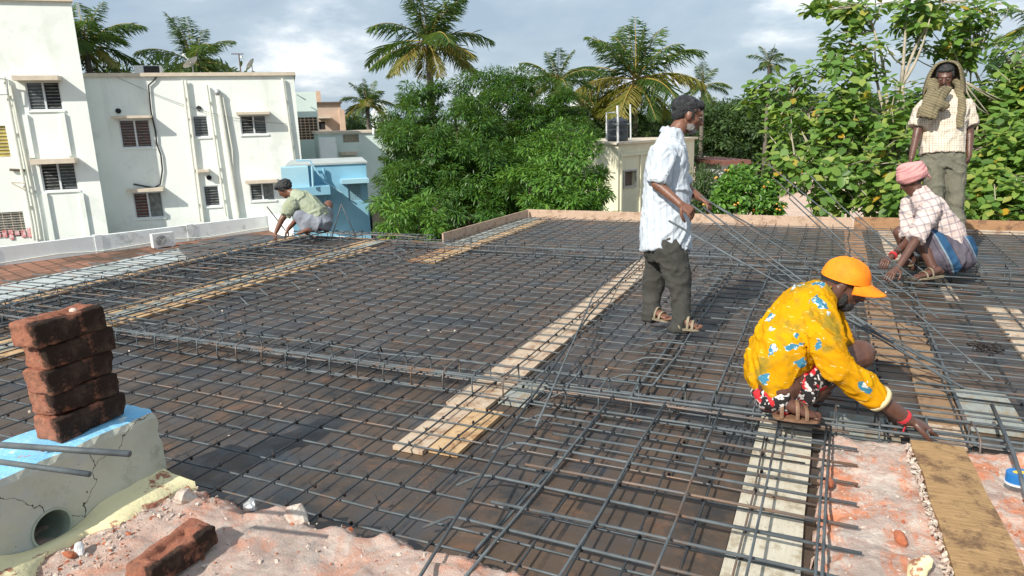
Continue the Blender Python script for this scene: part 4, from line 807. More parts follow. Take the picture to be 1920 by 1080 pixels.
# ------------------------------------------------------------------ foliage
def leafmesh(P, Dr, N, L_, Wd, fold=.25, wid=(.75, .9)):
    """one little folded blade per row: base P, direction Dr, face normal N"""
    n = len(P); Dr = Dr/np.linalg.norm(Dr, axis=1)[:, None]; Sd = np.cross(Dr, N); Sd /= (np.linalg.norm(Sd, axis=1)[:, None]+1e-9); Nn = np.cross(Sd, Dr)
    L_ = np.broadcast_to(L_, (n,))[:, None]; Wd = np.broadcast_to(Wd, (n,))[:, None]*.5
    V = np.empty((n, 6, 3)); V[:, 0] = P; V[:, 1] = P+Dr*L_*.28+Sd*Wd*wid[0]+Nn*Wd*fold; V[:, 2] = P+Dr*L_*.66+Sd*Wd*wid[1]+Nn*Wd*fold-Nn*L_*.04
    V[:, 3] = P+Dr*L_-Nn*L_*.12; V[:, 4] = P+Dr*L_*.66-Sd*Wd*wid[1]+Nn*Wd*fold-Nn*L_*.04; V[:, 5] = P+Dr*L_*.28-Sd*Wd*wid[0]+Nn*Wd*fold
    F = np.array([[0, 1, 2, 3], [0, 3, 4, 5]]); F = (np.arange(n)[:, None, None]*6+F[None]).reshape(-1)
    me = bpy.data.meshes.new('leaves'); me.vertices.add(n*6); me.vertices.foreach_set('co', V.reshape(-1)); me.loops.add(n*8); me.loops.foreach_set('vertex_index', F.astype(np.int32))
    me.polygons.add(n*2); me.polygons.foreach_set('loop_start', (np.arange(n*2)*4).astype(np.int32)); me.polygons.foreach_set('loop_total', np.full(n*2, 4, np.int32)); me.update(calc_edges=True); return me
def unit(n): v = rng.normal(size=(n, 3)); return v/np.linalg.norm(v, axis=1)[:, None]
def crown(lumps, dens, L_, Wd, droop=.5, shell=(.72, 1.05), fill=.25):
    P = []; Dr = []; N = []
    for c, r in lumps:
        r = np.array(r if isinstance(r, (tuple, list)) else (r, r, r*.85)); k = int(dens*(r[0]*r[1]+r[1]*r[2]+r[0]*r[2])/3*12.6); d = unit(k)
        rad = rng.uniform(*shell, size=k)+.10*np.sin(d[:, 0]*9+c[0])*np.cos(d[:, 2]*8+c[1]); sel = rng.random(k) < fill; rad[sel] = rng.uniform(.2, .8, sel.sum())
        # tufts: pull leaves towards random twig tips
        kt = max(6, k//16); tips = unit(kt); near = tips[rng.integers(0, kt, k)]; d = d*.38+near*.62; d /= np.linalg.norm(d, axis=1)[:, None]
        p = np.array(c)+d*r*rad[:, None]; dr = (p-(np.array(c)+near*r*.78)); dr /= (np.linalg.norm(dr, axis=1)[:, None]+1e-9); dr = dr*.7+unit(k)*.55+np.array([0, 0, -droop]); P.append(p); Dr.append(dr); N.append(d*.6+unit(k)*.5+np.array([0, 0, .6]))
    P = np.vstack(P); Dr = np.vstack(Dr); N = np.vstack(N); n = len(P); return leafmesh(P, Dr, N, L_*rng.uniform(.6, 1.25, n), Wd*rng.uniform(.7, 1.2, n))
def crown2(lumps, dens, L_, Wd, droop=.5, cs=.30):
    P = []; Dr = []; N = []
    for c, r in lumps:
        ns = int(17*(r/1.0)**1.3/(cs/.3)**1.6); sd = unit(ns); rad = rng.uniform(.55, 1.02, ns)
        for d0, q_ in zip(sd, rad):
            cc = np.array(c)+d0*r*q_*np.array([1, 1, .9]); rs = cs*r**.35*rng.uniform(.65, 1.25); k = int(dens*rs*rs); d = unit(k); d[:, 2] = d[:, 2]*.75+.1
            p = cc+d*rs*(rng.random(k)[:, None]**.45)*np.array([1.1, 1.1, .8]); dr = d*.8+unit(k)*.35+d0*.3+np.array([0, 0, -droop]); P.append(p); Dr.append(dr); N.append(d*.5+d0*.5+unit(k)*.4+np.array([0, 0, .7]))
    P = np.vstack(P); Dr = np.vstack(Dr); N = np.vstack(N); n = len(P); return leafmesh(P, Dr, N, L_*rng.uniform(.6, 1.25, n), Wd*rng.uniform(.7, 1.2, n))
def branch(w, p, q, r0, r1, bend=.15, n=6):
    p, q = Vector(p), Vector(q); L_ = (q-p).length; o1 = Vector(rng.normal(size=3))*L_*bend*.5; pts = [p.lerp(q, i/n)+o1*sin(pi*i/n) for i in range(n+1)]; w.tube(pts, [r0+(r1-r0)*i/n for i in range(n+1)], 8); return pts
# mango tree: a broad crown of many lumps, plus a lower lighter tree in front of it at right
def tree(base, lumps, m, bark, label, name='tree', dens=150, L_=.24, Wd=.06, group=None, r0=.28, droop=.5, shell=(.72, 1.05), fill=.25):
    base = Vector(base); root = empty(name, base, label, 'tree', group); w = MB(); ctr = sum((Vector(c) for c, _ in lumps), Vector())/len(lumps); fork = base.lerp(ctr, .55); fork.x = base.x*.6+ctr.x*.4; fork.y = base.y*.6+ctr.y*.4
    branch(w, base, fork, r0, r0*.75, .05)
    for c, r in lumps:
        if rng.random() < .8 or len(lumps) < 14: branch(w, fork, Vector(c), r0*.42, r0*.07, .12)
    w.build('trunk', M[bark], root, smooth=True); me = crown2(lumps, dens, L_, Wd, droop); print(label, len(me.vertices)//6, 'leaves'); link('crown', me, M[m], root); return root
def lump_at(x, y, d, r): p = D(x, y, d); return (tuple(p), r)
L1 = []
for x, y, d, r in ((790, 235, 21, 1.25), (757, 222, 22, .85), (850, 185, 22.5, 1.05), (905, 178, 23, 1.2), (960, 178, 23, 1.1), (1010, 195, 22.5, 1.2), (1050, 220, 22.5, 1.0), (1068, 262, 22, .85), (1020, 250, 21, 1.3), (950, 240, 20.5, 1.35), (870, 250, 20, 1.35), (800, 300, 19.5, 1.3), (758, 300, 20.5, 1.0), (742, 348, 20, .75), (760, 370, 19, 1.1), (830, 350, 18.8, 1.25), (900, 330, 18.8, 1.35), (970, 330, 19.2, 1.3), (880, 400, 18, 1.0), (800, 415, 17.8, .9), (940, 385, 18, .9), (1000, 380, 18.8, 1.0), (1040, 310, 20, 1.1), (752, 255, 21.5, .75), (790, 190, 22.5, .85), (930, 290, 21.5, 1.5), (840, 300, 21.5, 1.5), (750, 395, 18.6, .6), (1000, 215, 21.4, .7), (905, 205, 21.6, .7), (760, 425, 17.6, .7)):
    L1.append(lump_at(x, y, d, r*.94))
b = D(900, 400, 21); b.z = GZ; tree(b, L1, 'mango', 'bark', 'broad dark green mango tree filling the middle behind the slab', 'mango_tree', 2000, .155, .042)
L2 = [lump_at(x, y, d, r) for x, y, d, r in ((1030, 290, 17, .62), (1075, 300, 16.8, .75), (1010, 345, 16.5, .8), (1065, 360, 16.2, .95), (1110, 345, 16.8, .6), (1125, 375, 16.5, .5), (1030, 385, 15.8, .7), (1090, 395, 15.8, .7), (1045, 255, 17.4, .42))]
b = D(1065, 420, 17); b.z = GZ; tree(b, L2, 'mango2', 'bark', 'smaller light green tree in front of the mango tree\'s right side', 'bushy_tree', 2000, .14, .042, r0=.12)
L2 = [lump_at(x, y, d, r) for x, y, d, r in ((760, 425, 15, .45), (785, 405, 15.3, .5), (740, 400, 15.6, .42), (800, 440, 14.6, .4))]
b = D(775, 450, 15); b.z = GZ; tree(b, L2, 'mango2', 'bark', 'light green shrubby tree top beside the slanting edge board', 'bushy_tree', 1700, .16, .045, r0=.07)
# big-leaved tree at right
def whorls(lumps, per, L_, Wd, nl=7):
    P = []; Dr = []; N = []; tips = []
    for c, r in lumps:
        k = max(4, int(per*r*r)); d = unit(k); d[:, 2] = d[:, 2]*.8+.12; tp = np.array(c)+d*r*rng.uniform(.45, 1.05, k)[:, None]
        for t, dd in zip(tp, d):
            ax = dd*.6+np.array([0, 0, .9])+rng.normal(size=3)*.3; ax /= np.linalg.norm(ax); s1 = np.cross(ax, [.3, .5, .1]); s1 /= np.linalg.norm(s1); s2 = np.cross(ax, s1); tips.append((t-ax*.25, t, c)); a0 = rng.random()*6.3; n_ = nl+rng.integers(-2, 3)
            for i in range(n_):
                a = a0+i*2.4; up = .55-.75*(i/n_)+rng.normal()*.15; dr = s1*cos(a)+s2*sin(a)+ax*up-np.array([0, 0, .25]); P.append(t-ax*.05*i*.5); Dr.append(dr); N.append(ax*1.0+np.array([-.15, -.3, .5])+rng.normal(size=3)*.25)
    P, Dr, N = np.array(P), np.array(Dr), np.array(N); n = len(P); return leafmesh(P, Dr, N, L_*rng.uniform(.55, 1.2, n), Wd*rng.uniform(.6, 1.15, n), .12, (.85, .95)), tips
def bigleaf(base, lumps, label, forks, per=22, L_=.30, Wd=.21, r0=.13):
    base = Vector(base); root = empty('broadleaf_tree', base, label, 'tree'); w = MB(); me, tips = whorls(lumps, per, L_, Wd)
    nodes = []
    for f in forks:
        pts = branch(w, base, f[0], r0, r0*.75, .02); nodes += pts[2:]
        for q_ in f[1:]: pts = branch(w, f[0], q_, r0*.42, r0*.12, .08); nodes += pts
    for a, t, c in tips:
        if rng.random() < .5:
            nd = min(nodes, key=lambda z: (z-Vector(a)).length); branch(w, nd, Vector(t), .02, .006, .08, 3)
    w.build('trunk', M['palebark'], root, smooth=True); link('crown', me, M['teak'], root); return root
def Z(x, y, d): return D(x, y, d)
LT = [lump_at(*a) for a in ((1715, 15, 13.5, .7), (1610, 20, 14, .65), (1535, 8, 13.5, .30), (1760, 60, 14, .8), (1830, 35, 14, .55), (1625, 110, 13.5, .5), (1570, 150, 13.5, .6), (1560, 90, 14.5, .5), (1500, 160, 14, .45), (1440, 165, 14, .45), (1405, 190, 14, .3), (1560, 230, 13, .8), (1640, 220, 13, .85), (1500, 260, 13.5, .7), (1450, 220, 14, .4), (1480, 320, 13, .55), (1580, 320, 12.5, .85), (1680, 290, 12.5, .9), (1660, 370, 12, .7), (1560, 375, 12.5, .5), (1730, 200, 13.5, .55), (1800, 110, 14, .5), (1800, 200, 14.5, .8), (1740, 380, 12, .6), (1630, 300, 14.5, 1.0), (1700, 380, 13.5, .8), (1440, 330, 13.5, .3))]
b = D(1680, 430, 14); b.z = GZ
bigleaf(b, LT, 'large-leaved teak-like tree with pale forked branches behind the men at right', [(Z(1665, 230, 13.6), Z(1640, 60, 13.8), Z(1600, -30, 14), Z(1560, 150, 13.8), Z(1440, 180, 14)), (Z(1690, 160, 13.4), Z(1745, 30, 13.2), Z(1790, -25, 13.2), Z(1700, -20, 13.5)), (Z(1700, 300, 13), Z(1500, 330, 13), Z(1820, 120, 14))], 72, .22, .155, .085)
LT = [lump_at(*a) for a in ((1900, 110, 15, .7), (1870, 180, 14.5, .8), (1920, 220, 14, .9), (1860, 270, 13.5, .85), (1910, 320, 13, .9), (1850, 350, 12.8, .7), (1900, 385, 12.2, .7), (1960, 160, 14, .9), (1970, 300, 13, 1.), (1830, 400, 12.2, .45), (1880, 330, 14.8, 1.2), (1800, 300, 14.5, 1.0), (1760, 250, 14.8, .8), (1990, 390, 12, .8))]
b = D(1900, 430, 14.2); b.z = GZ; bigleaf(b, LT, 'dense large-leaved tree cut by the right edge behind the scarf-wearing man', [(Z(1890, 330, 13.8), Z(1900, 120, 14.6), Z(1960, 200, 14), Z(1830, 250, 14))], 74, .22, .155, .09)
# flowering shrub
LS = [lump_at(*a) for a in ((1365, 355, 11.6, .20), (1350, 385, 11.5, .20), (1395, 345, 11.6, .22), (1385, 375, 11.5, .24), (1375, 330, 11.8, .14), (1440, 355, 11.6, .18), (1430, 380, 11.5, .2), (1400, 320, 11.9, .14), (1455, 390, 11.5, .14))]
b = D(1400, 420, 11.6); b.z = GZ; root = empty('flowering_shrub', b, 'shrub with orange blossoms rising just behind the far edge board', 'shrub')
w = MB()
for c, r in LS: branch(w, b, Vector(c), .03, .008, .05)
w.build('stem', M['bark'], root, smooth=True); link('foliage', crown(LS, 900, .10, .055, .2), M['mango2'], root)
w = MB()
for c, r in LS:
    for k in range(2):
        p = Vector(c)+Vector(rng.normal(size=3)*.5*r)+Vector((-.2*r, -.8*r, -.2*r))
        for j in range(3): w.ell(p+Vector(rng.normal(size=3))*.022, (.02, .02, .016), n=6, m=4)
w.build('blossom', M['flower'], root)
# palms
def palm(x, y, d, fl, label, nf=20, seed=1, ytilt=0., low=.35, lean=(0, 0), spread=1.):
    global rng
    R = np.random.default_rng(seed); c = D(x, y, d); base = Vector((c.x+lean[0], c.y+lean[1], GZ)); root = empty('coconut_palm', base, label, 'palm tree', 'coconut palms on the skyline')
    w = MB(); n = 14; pts = [base.lerp(c, i/n)+Vector((lean[0], lean[1], 0))*(-.35*sin(pi*i/n)) for i in range(n+1)]; w.tube(pts, [.22-.09*i/n+.012*(i % 2) for i in range(n+1)], 10); w.build('trunk', M['palmbark'], root, smooth=True)
    for i in range(nf):
        az = i*2.39996+R.random()*.4; f = (i+.5)/nf; el = radians(84-f*128*spread+R.normal()*9); L_ = fl*(.72+.33*sin(pi*min(1, f*1.1)))*(.9+R.random()*.2); hd = Vector((cos(az), sin(az), 0)); dr = hd*cos(el)+Vector((0, 0, sin(el))); p = Vector(c)+dr*.12; m = 22; rp = [p.copy()]; dirs = []
        for k in range(m):
            dr = (dr+Vector((0, 0, -1))*(.022+.062*(k/m)**1.5)*(1.1 if el > 0 else .7)).normalized(); p = p+dr*L_/m; rp.append(p.copy()); dirs.append(dr.copy())
        old = f > 1-low; w = MB(); w.tube(rp, [.035*fl/3*(1-.85*k/m)+.004 for k in range(m+1)], 5); fr = w.build('frond_stalk', M['rachis'], root)
        P = []; Dr = []; N = []; LL = []; nl = 54; side = dirs[0].cross(Vector((0, 0, 1))).normalized()
        for k in range(nl):
            t = .10+.9*k/nl; q_ = t*m; j = min(m-1, int(q_)); pt = rp[j].lerp(rp[j+1], q_-j); dd = dirs[j]; sd = dd.cross(Vector((0, 0, 1)))
            if sd.length < .2: sd = side
            sd.normalize(); upv = sd.cross(dd).normalized(); ll = L_*.34*(sin(pi*min(1, .12+t*.86))**.6)
            for s_ in (-1, 1):
                dv2 = sd*s_*.85+dd*.62+upv*.18-Vector((0, 0, 1))*(.25+R.random()*.75)+Vector(R.normal(size=3))*.10; P.append(pt); Dr.append(dv2); N.append(upv+sd*s_*.2); LL.append(ll*(.85+R.random()*.3))
        me = leafmesh(np.array(P, float), np.array([list(v) for v in Dr]), np.array([list(v) for v in N]), np.array(LL), fl*.0125, .3, (1, .8)); link('leaflets', me, M['palmy' if (old and R.random() < .75) else 'palm'], fr)
    w = MB()
    for i in range(11): a = R.random()*6.3; w.ell(c+Vector((cos(a)*.22, sin(a)*.22, -.25-R.random()*.35))*(fl/3), .115*fl/3, n=8, m=6)
    w.build('coconuts', M['nut'], root, smooth=True); return root
palm(803, 78, 30, 3.0, 'largest coconut palm, rising out of the mango crown', 19, 3, low=.34)
palm(160, 85, 34, 3.0, 'coconut palm rising behind the tall white block', 17, 5, low=.25)
palm(362, 118, 38, 2.7, 'coconut palm behind the roof of the long white block', 16, 8, low=.1)
palm(688, 192, 52, 2.1, 'small coconut palm standing left of the mango tree', 18, 11, low=.5)
palm(1045, 155, 33, 2.0, 'short coconut palm peeping over the mango crown\'s right', 16, 14, low=.3)
palm(1192, 150, 44, 4.3, 'tall coconut palm with yellow lower fronds behind the water tank', 22, 17, low=.5)
palm(1318, 162, 55, 2.1, 'small upright coconut palm above the standing man\'s head', 14, 21, low=.1)
palm(1443, 118, 60, 1.9, 'tiny far coconut palm left of the big-leaved tree', 12, 24, low=.1)
palm(1120, 215, 46, 3.6, 'coconut palm crown left of the water tank', 16, 27, low=.5)
palm(1950, 45, 30, 1.9, 'coconut palm frond tips entering at the right edge', 14, 31, low=.1)
# distant trees: one crown mesh copied
Lf = [((rng.normal()*1.6, rng.normal()*1.6, 4+rng.random()*3.2), 1.2+rng.random()*.9) for _ in range(16)]
fm = crown2(Lf, 95, .38, .15, .3, .75); tm = MB(); branch(tm, (0, 0, 0), (0, 0, 5), .3, .12, .03); tme = tm.mesh('t', True); tme.materials.append(M['bark'])
spots = [(250, 170, 36, .78, 'round green tree between the two palms behind the white block'), (300, 165, 42, .85, 'green tree beside the cooler behind the white block'), (660, 232, 70, .62, 'far tree clump left of the small palm'), (700, 235, 60, .55, 'bushy tree at the foot of the small palm'), (735, 240, 66, .5, 'far tree beside the white gabled house'), (1120, 235, 46, .75, 'dark tree behind the water tank\'s left'), (1230, 250, 50, .75, 'tree behind the cream house roof'), (1290, 225, 70, .9, 'dark tree behind the standing man\'s head'), (1340, 215, 78, .98, 'large rounded far tree right of the standing man'), (1385, 225, 68, .95, 'dark bushy tree over the small red-roofed house'), (1430, 215, 74, 1.0, 'far tree left of the big-leaved tree'), (1480, 205, 64, .95, 'dark tree seen through the big leaves, left'), (1560, 210, 66, 1.0, 'dark tree seen through the big leaves, middle'), (1650, 215, 62, .95, 'dark tree seen through the big leaves, right'), (1770, 240, 42, 1.0, 'dark tree behind the scarf-wearing man'), (1890, 220, 44, 1.05, 'dark tree behind the right-edge foliage'), (1325, 330, 30, .2, 'small yellow-green bush by the pale yellow roof')]
for i, (x, y, d, s_, lab) in enumerate(spots):
    top = D(x, y, d); b = Vector((top.x, top.y, GZ)); zs = (top.z+1.6*s_-GZ)/8.2; r = empty('distant_tree', b, lab, 'tree', 'trees in the distance')
    for nm, me, m in (('crown', fm, 'fartree'), ('trunk', tme, None)):
        if m and not me.materials: me.materials.append(M[m])
        o = bpy.data.objects.new(nm, me); COL.objects.link(o); o.parent = r
    r.scale = (s_*1.35, s_*1.35, zs); r.rotation_euler = (0, 0, i*1.3)
# far belt of woodland
P = [];
for i in range(260):
    a = rng.uniform(-60, 60); dist = rng.uniform(110, 420); h = heading(a); c = Vector(CAM)+h*dist; P.append(((c.x, c.y, GZ+rng.uniform(2.5, 5.5)), (rng.uniform(5, 9), rng.uniform(5, 9), rng.uniform(2.5, 3.8))))
tag(link('far_woodland', crown(P, 2.2, 1.5, .8, .2), M['fartree']), 'hazy band of far trees along the horizon', 'woodland', kind='stuff')
# ------------------------------------------------------------------ people
ZU = Vector((0, 0, 1))
def head(bl, c, fw, up, s=1.):
    sd = fw.cross(up).normalized(); up = sd.cross(fw).normalized(); ax = (sd, fw, up)
    E = lambda f, u, r, a=0: bl.ell(c+fw*f*s+up*u*s+sd*a*s, tuple(x*s for x in r), ax, 16, 12)
    E(-.012, .035, (.074, .095, .085)); E(.02, -.02, (.064, .072, .088)); E(.030, -.066, (.050, .058, .044)); E(.066, -.094, (.026, .024, .020))
    E(.076, .030, (.050, .020, .013)); E(.086, -.052, (.024, .014, .009)); E(.084, -.066, (.021, .013, .009))
    bl.loft([c+fw*.088*s+up*.02*s, c+fw*.104*s-up*.008*s, c+fw*.110*s-up*.024*s, c+fw*.085*s-up*.034*s], [.007*s, .011*s, .016*s, .014*s], sd, 8)
    for a in (-1, 1): E(-.004, -.004, (.010, .020, .033), a*.074); E(.058, -.015, (.020, .02, .018), a*.038)
    return sd, up
def eyes(c, fw, up, par, s=1.):
    sd = fw.cross(up).normalized(); up = sd.cross(fw).normalized()
    for a in (-1, 1):
        w = MB(); w.ell(c+(fw*.080+up*.008+sd*a*.030)*s, (.011*s, .009*s, .006*s), (sd, fw, up), 10, 8); e_ = w.build('eye', M['eye'], par, smooth=True)
        w = MB(); w.ell(c+(fw*.0885+up*.006+sd*a*.030)*s, (.0055*s, .003*s, .0055*s), (sd, fw, up), 8, 6); w.build('iris', M['cable'], e_)
def hand(bl, fine, Wp, d, nrm, curl=.5, s=1., thumb=1, spread=.06):
    """palm into the body blob, five separate fingers as fine tubes"""
    d = d.normalized(); sd = d.cross(nrm).normalized(); nrm = sd.cross(d).normalized(); K = Wp+d*.088*s
    bl.loft([Wp-d*.02*s, Wp+d*.02*s, Wp+d*.05*s, K, K+d*.008*s], [(.026*s, .02*s), (.034*s, .018*s), (.041*s, .017*s), (.041*s, .014*s), (.036*s, .010*s)], sd, 12)
    for i, (o_, L_, r) in enumerate(((-.031, .066, .0085), (-.0105, .078, .0092), (.0105, .083, .0092), (.031, .074, .009))):
        p = K-d*.012*s+sd*o_*s; dr = (d+sd*o_*spread*20).normalized(); pts = [p]; cu = curl*(1+.12*(i-1.5)); rr = [r*s*1.12]
        for k, f in enumerate((.46, .30, .24)):
            ang = cu*(.55+.55*k); pts.append(pts[-1]+(dr*cos(ang)+nrm*sin(ang)).normalized()*L_*f*s*1.08); rr.append(r*s*(1.0-.13*k))
        fine.loft([pts[0], pts[0].lerp(pts[1], .5), pts[1], pts[1].lerp(pts[2], .5), pts[2], pts[2].lerp(pts[3], .6), pts[3]], [rr[0], rr[0], rr[1]*1.05, rr[1]*.95, rr[2], rr[2]*.92, rr[3]*.55], sd, 8); fine.ell(pts[3]-(pts[3]-pts[2]).normalized()*rr[3]*.3, rr[3]*.8, n=8, m=6)
    a0 = Wp+d*.025*s+sd*.030*s*thumb; a1 = a0+(d*.6+sd*.75*thumb+nrm*.35).normalized()*.038*s; a2 = a1+(d*.85+sd*.25*thumb+nrm*(.3+curl*.4)).normalized()*.034*s; a3 = a2+(d*.9-sd*.05*thumb+nrm*(.2+curl*.5)).normalized()*.026*s
    fine.loft([a0-(a1-a0)*.3, a0, a1, a1.lerp(a2, .5), a2, a3], [.012*s, .0135*s, .0115*s, .010*s, .0105*s, .006*s], nrm, 8); fine.ell(a3, .0075*s, n=8, m=6)
def folds(sc=(7, 7, 3), amp=.010, seed=0, fine=.35):
    def f(p):
        q_ = Vector((p.x*sc[0], p.y*sc[1], p.z*sc[2]))+Vector((seed, seed*2, 0)); v = 1-abs(noise.noise(q_))*2.6; v2 = 1-abs(noise.noise(q_*2.3+Vector((4, 4, 4))))*2.4; return amp*(v*.6+v2*fine)-amp*.3
    return f
def cfolds(ax, sc=(3, 16, 16), amp=.012, seed=0):
    """long soft creases running along the direction ax, crossed by a finer crumple"""
    a = Vector(ax).normalized(); b = a.orthogonal().normalized(); c = a.cross(b)
    def f(p):
        q_ = Vector((p.dot(a)*sc[0], p.dot(b)*sc[1], p.dot(c)*sc[2]))*.62+Vector((seed, seed*1.3, 2)); w_ = noise.noise(p*3+Vector((seed, 0, 0)))
        q_ += Vector((0, w_*1.6, w_*1.2)); r1 = 1-min(1, abs(noise.noise(q_))*3.4); r2 = 1-min(1, abs(noise.noise(q_*2.1+Vector((7, 3, 1))))*3.0)
        return amp*(r1**2*.9+r2**2*.40-.35)+.004*noise.noise(p*26)
    return f
def obj_of(me, name, m, parent=None, loc=None): o = link(name, me, m, parent, loc); return o
def foot(bl, heel, toe, s=1., h=.06):
    d = (toe-heel).normalized(); sd = d.cross(ZU).normalized(); L_ = (toe-heel).length
    bl.loft([heel-d*.01+ZU*.03, heel+d*.04*s+ZU*h, heel+d*L_*.45+ZU*h*.75, heel+d*L_*.75+ZU*.028, toe+ZU*.022], [(.026*s, .026*s), (.034*s, .036*s), (.038*s, .032*s), (.045*s, .02*s), (.036*s, .014*s)], sd, 12)
def toes(fine, toe, d, s=1.):
    sd = d.cross(ZU).normalized()
    for i, (o_, r, l_) in enumerate(((-.030, .012, .03), (-.012, .0085, .028), (.003, .008, .025), (.016, .0078, .020), (.029, .0075, .014))): fine.loft([toe+sd*o_*s+ZU*.016-d*.015, toe+sd*o_*s+ZU*.015+d*l_*.6*s, toe+sd*o_*s+ZU*.012+d*l_*s], [r*s, r*s*1.05, r*s*.6], sd, 8)
def sandal(par, heel, toe, m='sandal', s=1., strap=2):
    d = (toe-heel).normalized(); sd = d.cross(ZU).normalized(); L_ = (toe-heel).length+.03; h0 = heel-d*.015; w = MB(); vs = []; n = 14; fs = []
    for i in range(n+1):
        t = i/n; wd_ = (.032+.012*sin(pi*min(1, t*1.1))+.006*t)*s*(1 if 0 < i < n else .6)
        for a, z in ((-1, 0.002), (-1, .016), (1, .016), (1, 0.002)): vs.append(h0+d*L_*t+sd*a*wd_+ZU*(z-.008))
    for i in range(n):
        for k in range(4): fs.append((i*4+k, i*4+(k+1) % 4, (i+1)*4+(k+1) % 4, (i+1)*4+k))
    fs += [(3, 2, 1, 0), tuple(n*4+k for k in range(4))]; w.add(vs, fs); o = w.build('sandal', M[m], par)
    w = MB()
    for t, hh in ((.70, .052), (.50, .078), (.16, .075))[:strap+1]:
        c = h0+d*L_*t; pts = [c+sd*cos(a)*.047*s+ZU*(.008+sin(a)*hh) for a in [pi*k/10 for k in range(11)]]; w.loft(pts, [(.003, .010)]*11, ZU, 6)
    w.build('strap', M[m], o)
def finish_body(bl, fine, vox, m, label, cat='person', loc=None, sm=2):
    me = bl.remesh('person', vox, sm, None, fine); o = link('person', me, M[m], None, loc=loc); tag(o, label, cat); return o
# clothing materials ------------------------------------------------
q = NT('white_striped_shirt'); c = q.mix(q.ramp(q.noise(3, 7), .4, .7), (.54, .585, .63), (.46, .505, .555)); s1 = q.stripe((22., 8., 0), 1, .22); s2 = q.stripe((66., 24., 0), 1, .25)
c = q.mix(q.math('MULTIPLY', s2, .35), c, (.42, .48, .56)); c = q.mix(q.math('MULTIPLY', s1, .38), c, (.30, .35, .43)); c = q.mix(q.math('MULTIPLY', q.ramp(q.noise(4.5, 8, .7), .55, .72), .45), c, (.50, .44, .37)); q.color(c); M['shirtA'] = q.fin(.95, 0, .4, q.noise(24, 8), .05, .01)
q = NT('yellow_printed_shirt'); c = q.mix(q.ramp(q.noise(3.4, 6), .40, .62), (.62, .31, .006), (.50, .225, .005))
c = q.mix(q.math('MULTIPLY', q.ramp(q.noise(6.2, 5, .6, vec=q.mapping(loc=(3, 0, 2))), .55, .66), .8), c, (.20, .17, .03))
vn = q.n('ShaderNodeTexVoronoi', feature='F1'); vn.inputs['Scale'].default_value = 7.4; vn.inputs['Randomness'].default_value = .8
wob = q.n('ShaderNodeTexNoise'); wob.inputs['Scale'].default_value = 17; wob.inputs['Detail'].default_value = 3; q.L(q.vec, wob.inputs['Vector'])
sc_ = q.n('ShaderNodeVectorMath', operation='SCALE'); sc_.inputs['Scale'].default_value = .16; q.L(wob.outputs[1], sc_.inputs[0]); ad = q.n('ShaderNodeVectorMath', operation='ADD'); q.L(q.vec, ad.inputs[0]); q.L(sc_.outputs[0], ad.inputs[1]); q.L(ad.outputs[0], vn.inputs['Vector'])
msk = q.math('LESS_THAN', vn.outputs['Distance'], .245); fl = q.mix(q.ramp(q.noise(24, 3), .51, .55), (.05, .20, .31), (.60, .66, .64)); c = q.mix(msk, c, fl)
c = q.mix(q.math('MULTIPLY', q.ramp(q.noise(24, 3, .5, vec=q.mapping((1, 1, 5), (0, .6, 0))), .66, .69), .7), c, (.75, .62, .25)); q.color(c); M['shirtB'] = q.fin(.95, 0, .4, q.noise(30, 6), .05, .008)
q = NT('black_printed_shorts'); c = q.mix(q.ramp(q.noise(44, 2, .5), .54, .57), (.015, .013, .014), (.62, .60, .58)); c = q.mix(q.ramp(q.noise(15, 2, .5, vec=q.mapping(loc=(2, 2, 2))), .57, .60), c, (.60, .02, .03)); q.color(c); M['shortsB'] = q.fin(.85)
def plaid(name, base, l1, l2, f=(1, 0, 0), f2=(0, 0, 1), k=16, wd=.16, dirt=(.5, .4, .3)):
    q = NT(name); c = q.mix(q.ramp(q.noise(5, 7), .4, .7), base, tuple(x*.85 for x in base)); a = q.stripe(f, k, wd); b = q.stripe(f2, k, wd); c = q.mix(q.math('MULTIPLY', a, .6), c, l1); c = q.mix(q.math('MULTIPLY', b, .6), c, l2)
    c = q.mix(q.math('MULTIPLY', q.ramp(q.noise(4, 7), .52, .75), .5), c, dirt); q.color(c); return q.fin(.9, 0, .5, q.noise(14, 8), .1, .02)
M['shirtC'] = plaid('pink_plaid_shirt', (.66, .54, .50), (.20, .19, .22), (.22, .21, .25), (.95, .3, .3), (-.3, .1, .95), 15, .20, (.68, .42, .36))
M['shirtD'] = plaid('cream_checked_shirt', (.74, .66, .54), (.30, .23, .20), (.34, .27, .22), (1, .25, 0), (0, 0, 1), 44, .25, (.66, .50, .30))
q = NT('striped_towel'); c = q.mix(q.ramp(q.noise(6), .4, .6), (.24, .20, .12), (.17, .145, .09)); c = q.mix(q.math('MULTIPLY', q.stripe((18., 6., 34.), 1, .35), .7), c, (.085, .075, .05)); q.color(c); M['towel'] = q.fin(.95, 0, .3, q.noise(14, 6), .1, .02)
q = NT('blue_plaid_cloth'); c = q.mix(q.ramp(q.noise(5), .4, .6), (.13, .115, .14), (.10, .09, .115)); c = q.mix(q.stripe((.9, .2, .5), 4.2, .34), c, (.03, .085, .17)); c = q.mix(q.stripe((.9, .2, .5), 4.2, .06), c, (.20, .27, .32)); c = q.mix(q.stripe((.9, .2, .5), 8.4, .05, .3), c, (.04, .04, .06)); q.color(c); M['lungi'] = q.fin(.9, 0, .5, q.noise(14), .1, .02)

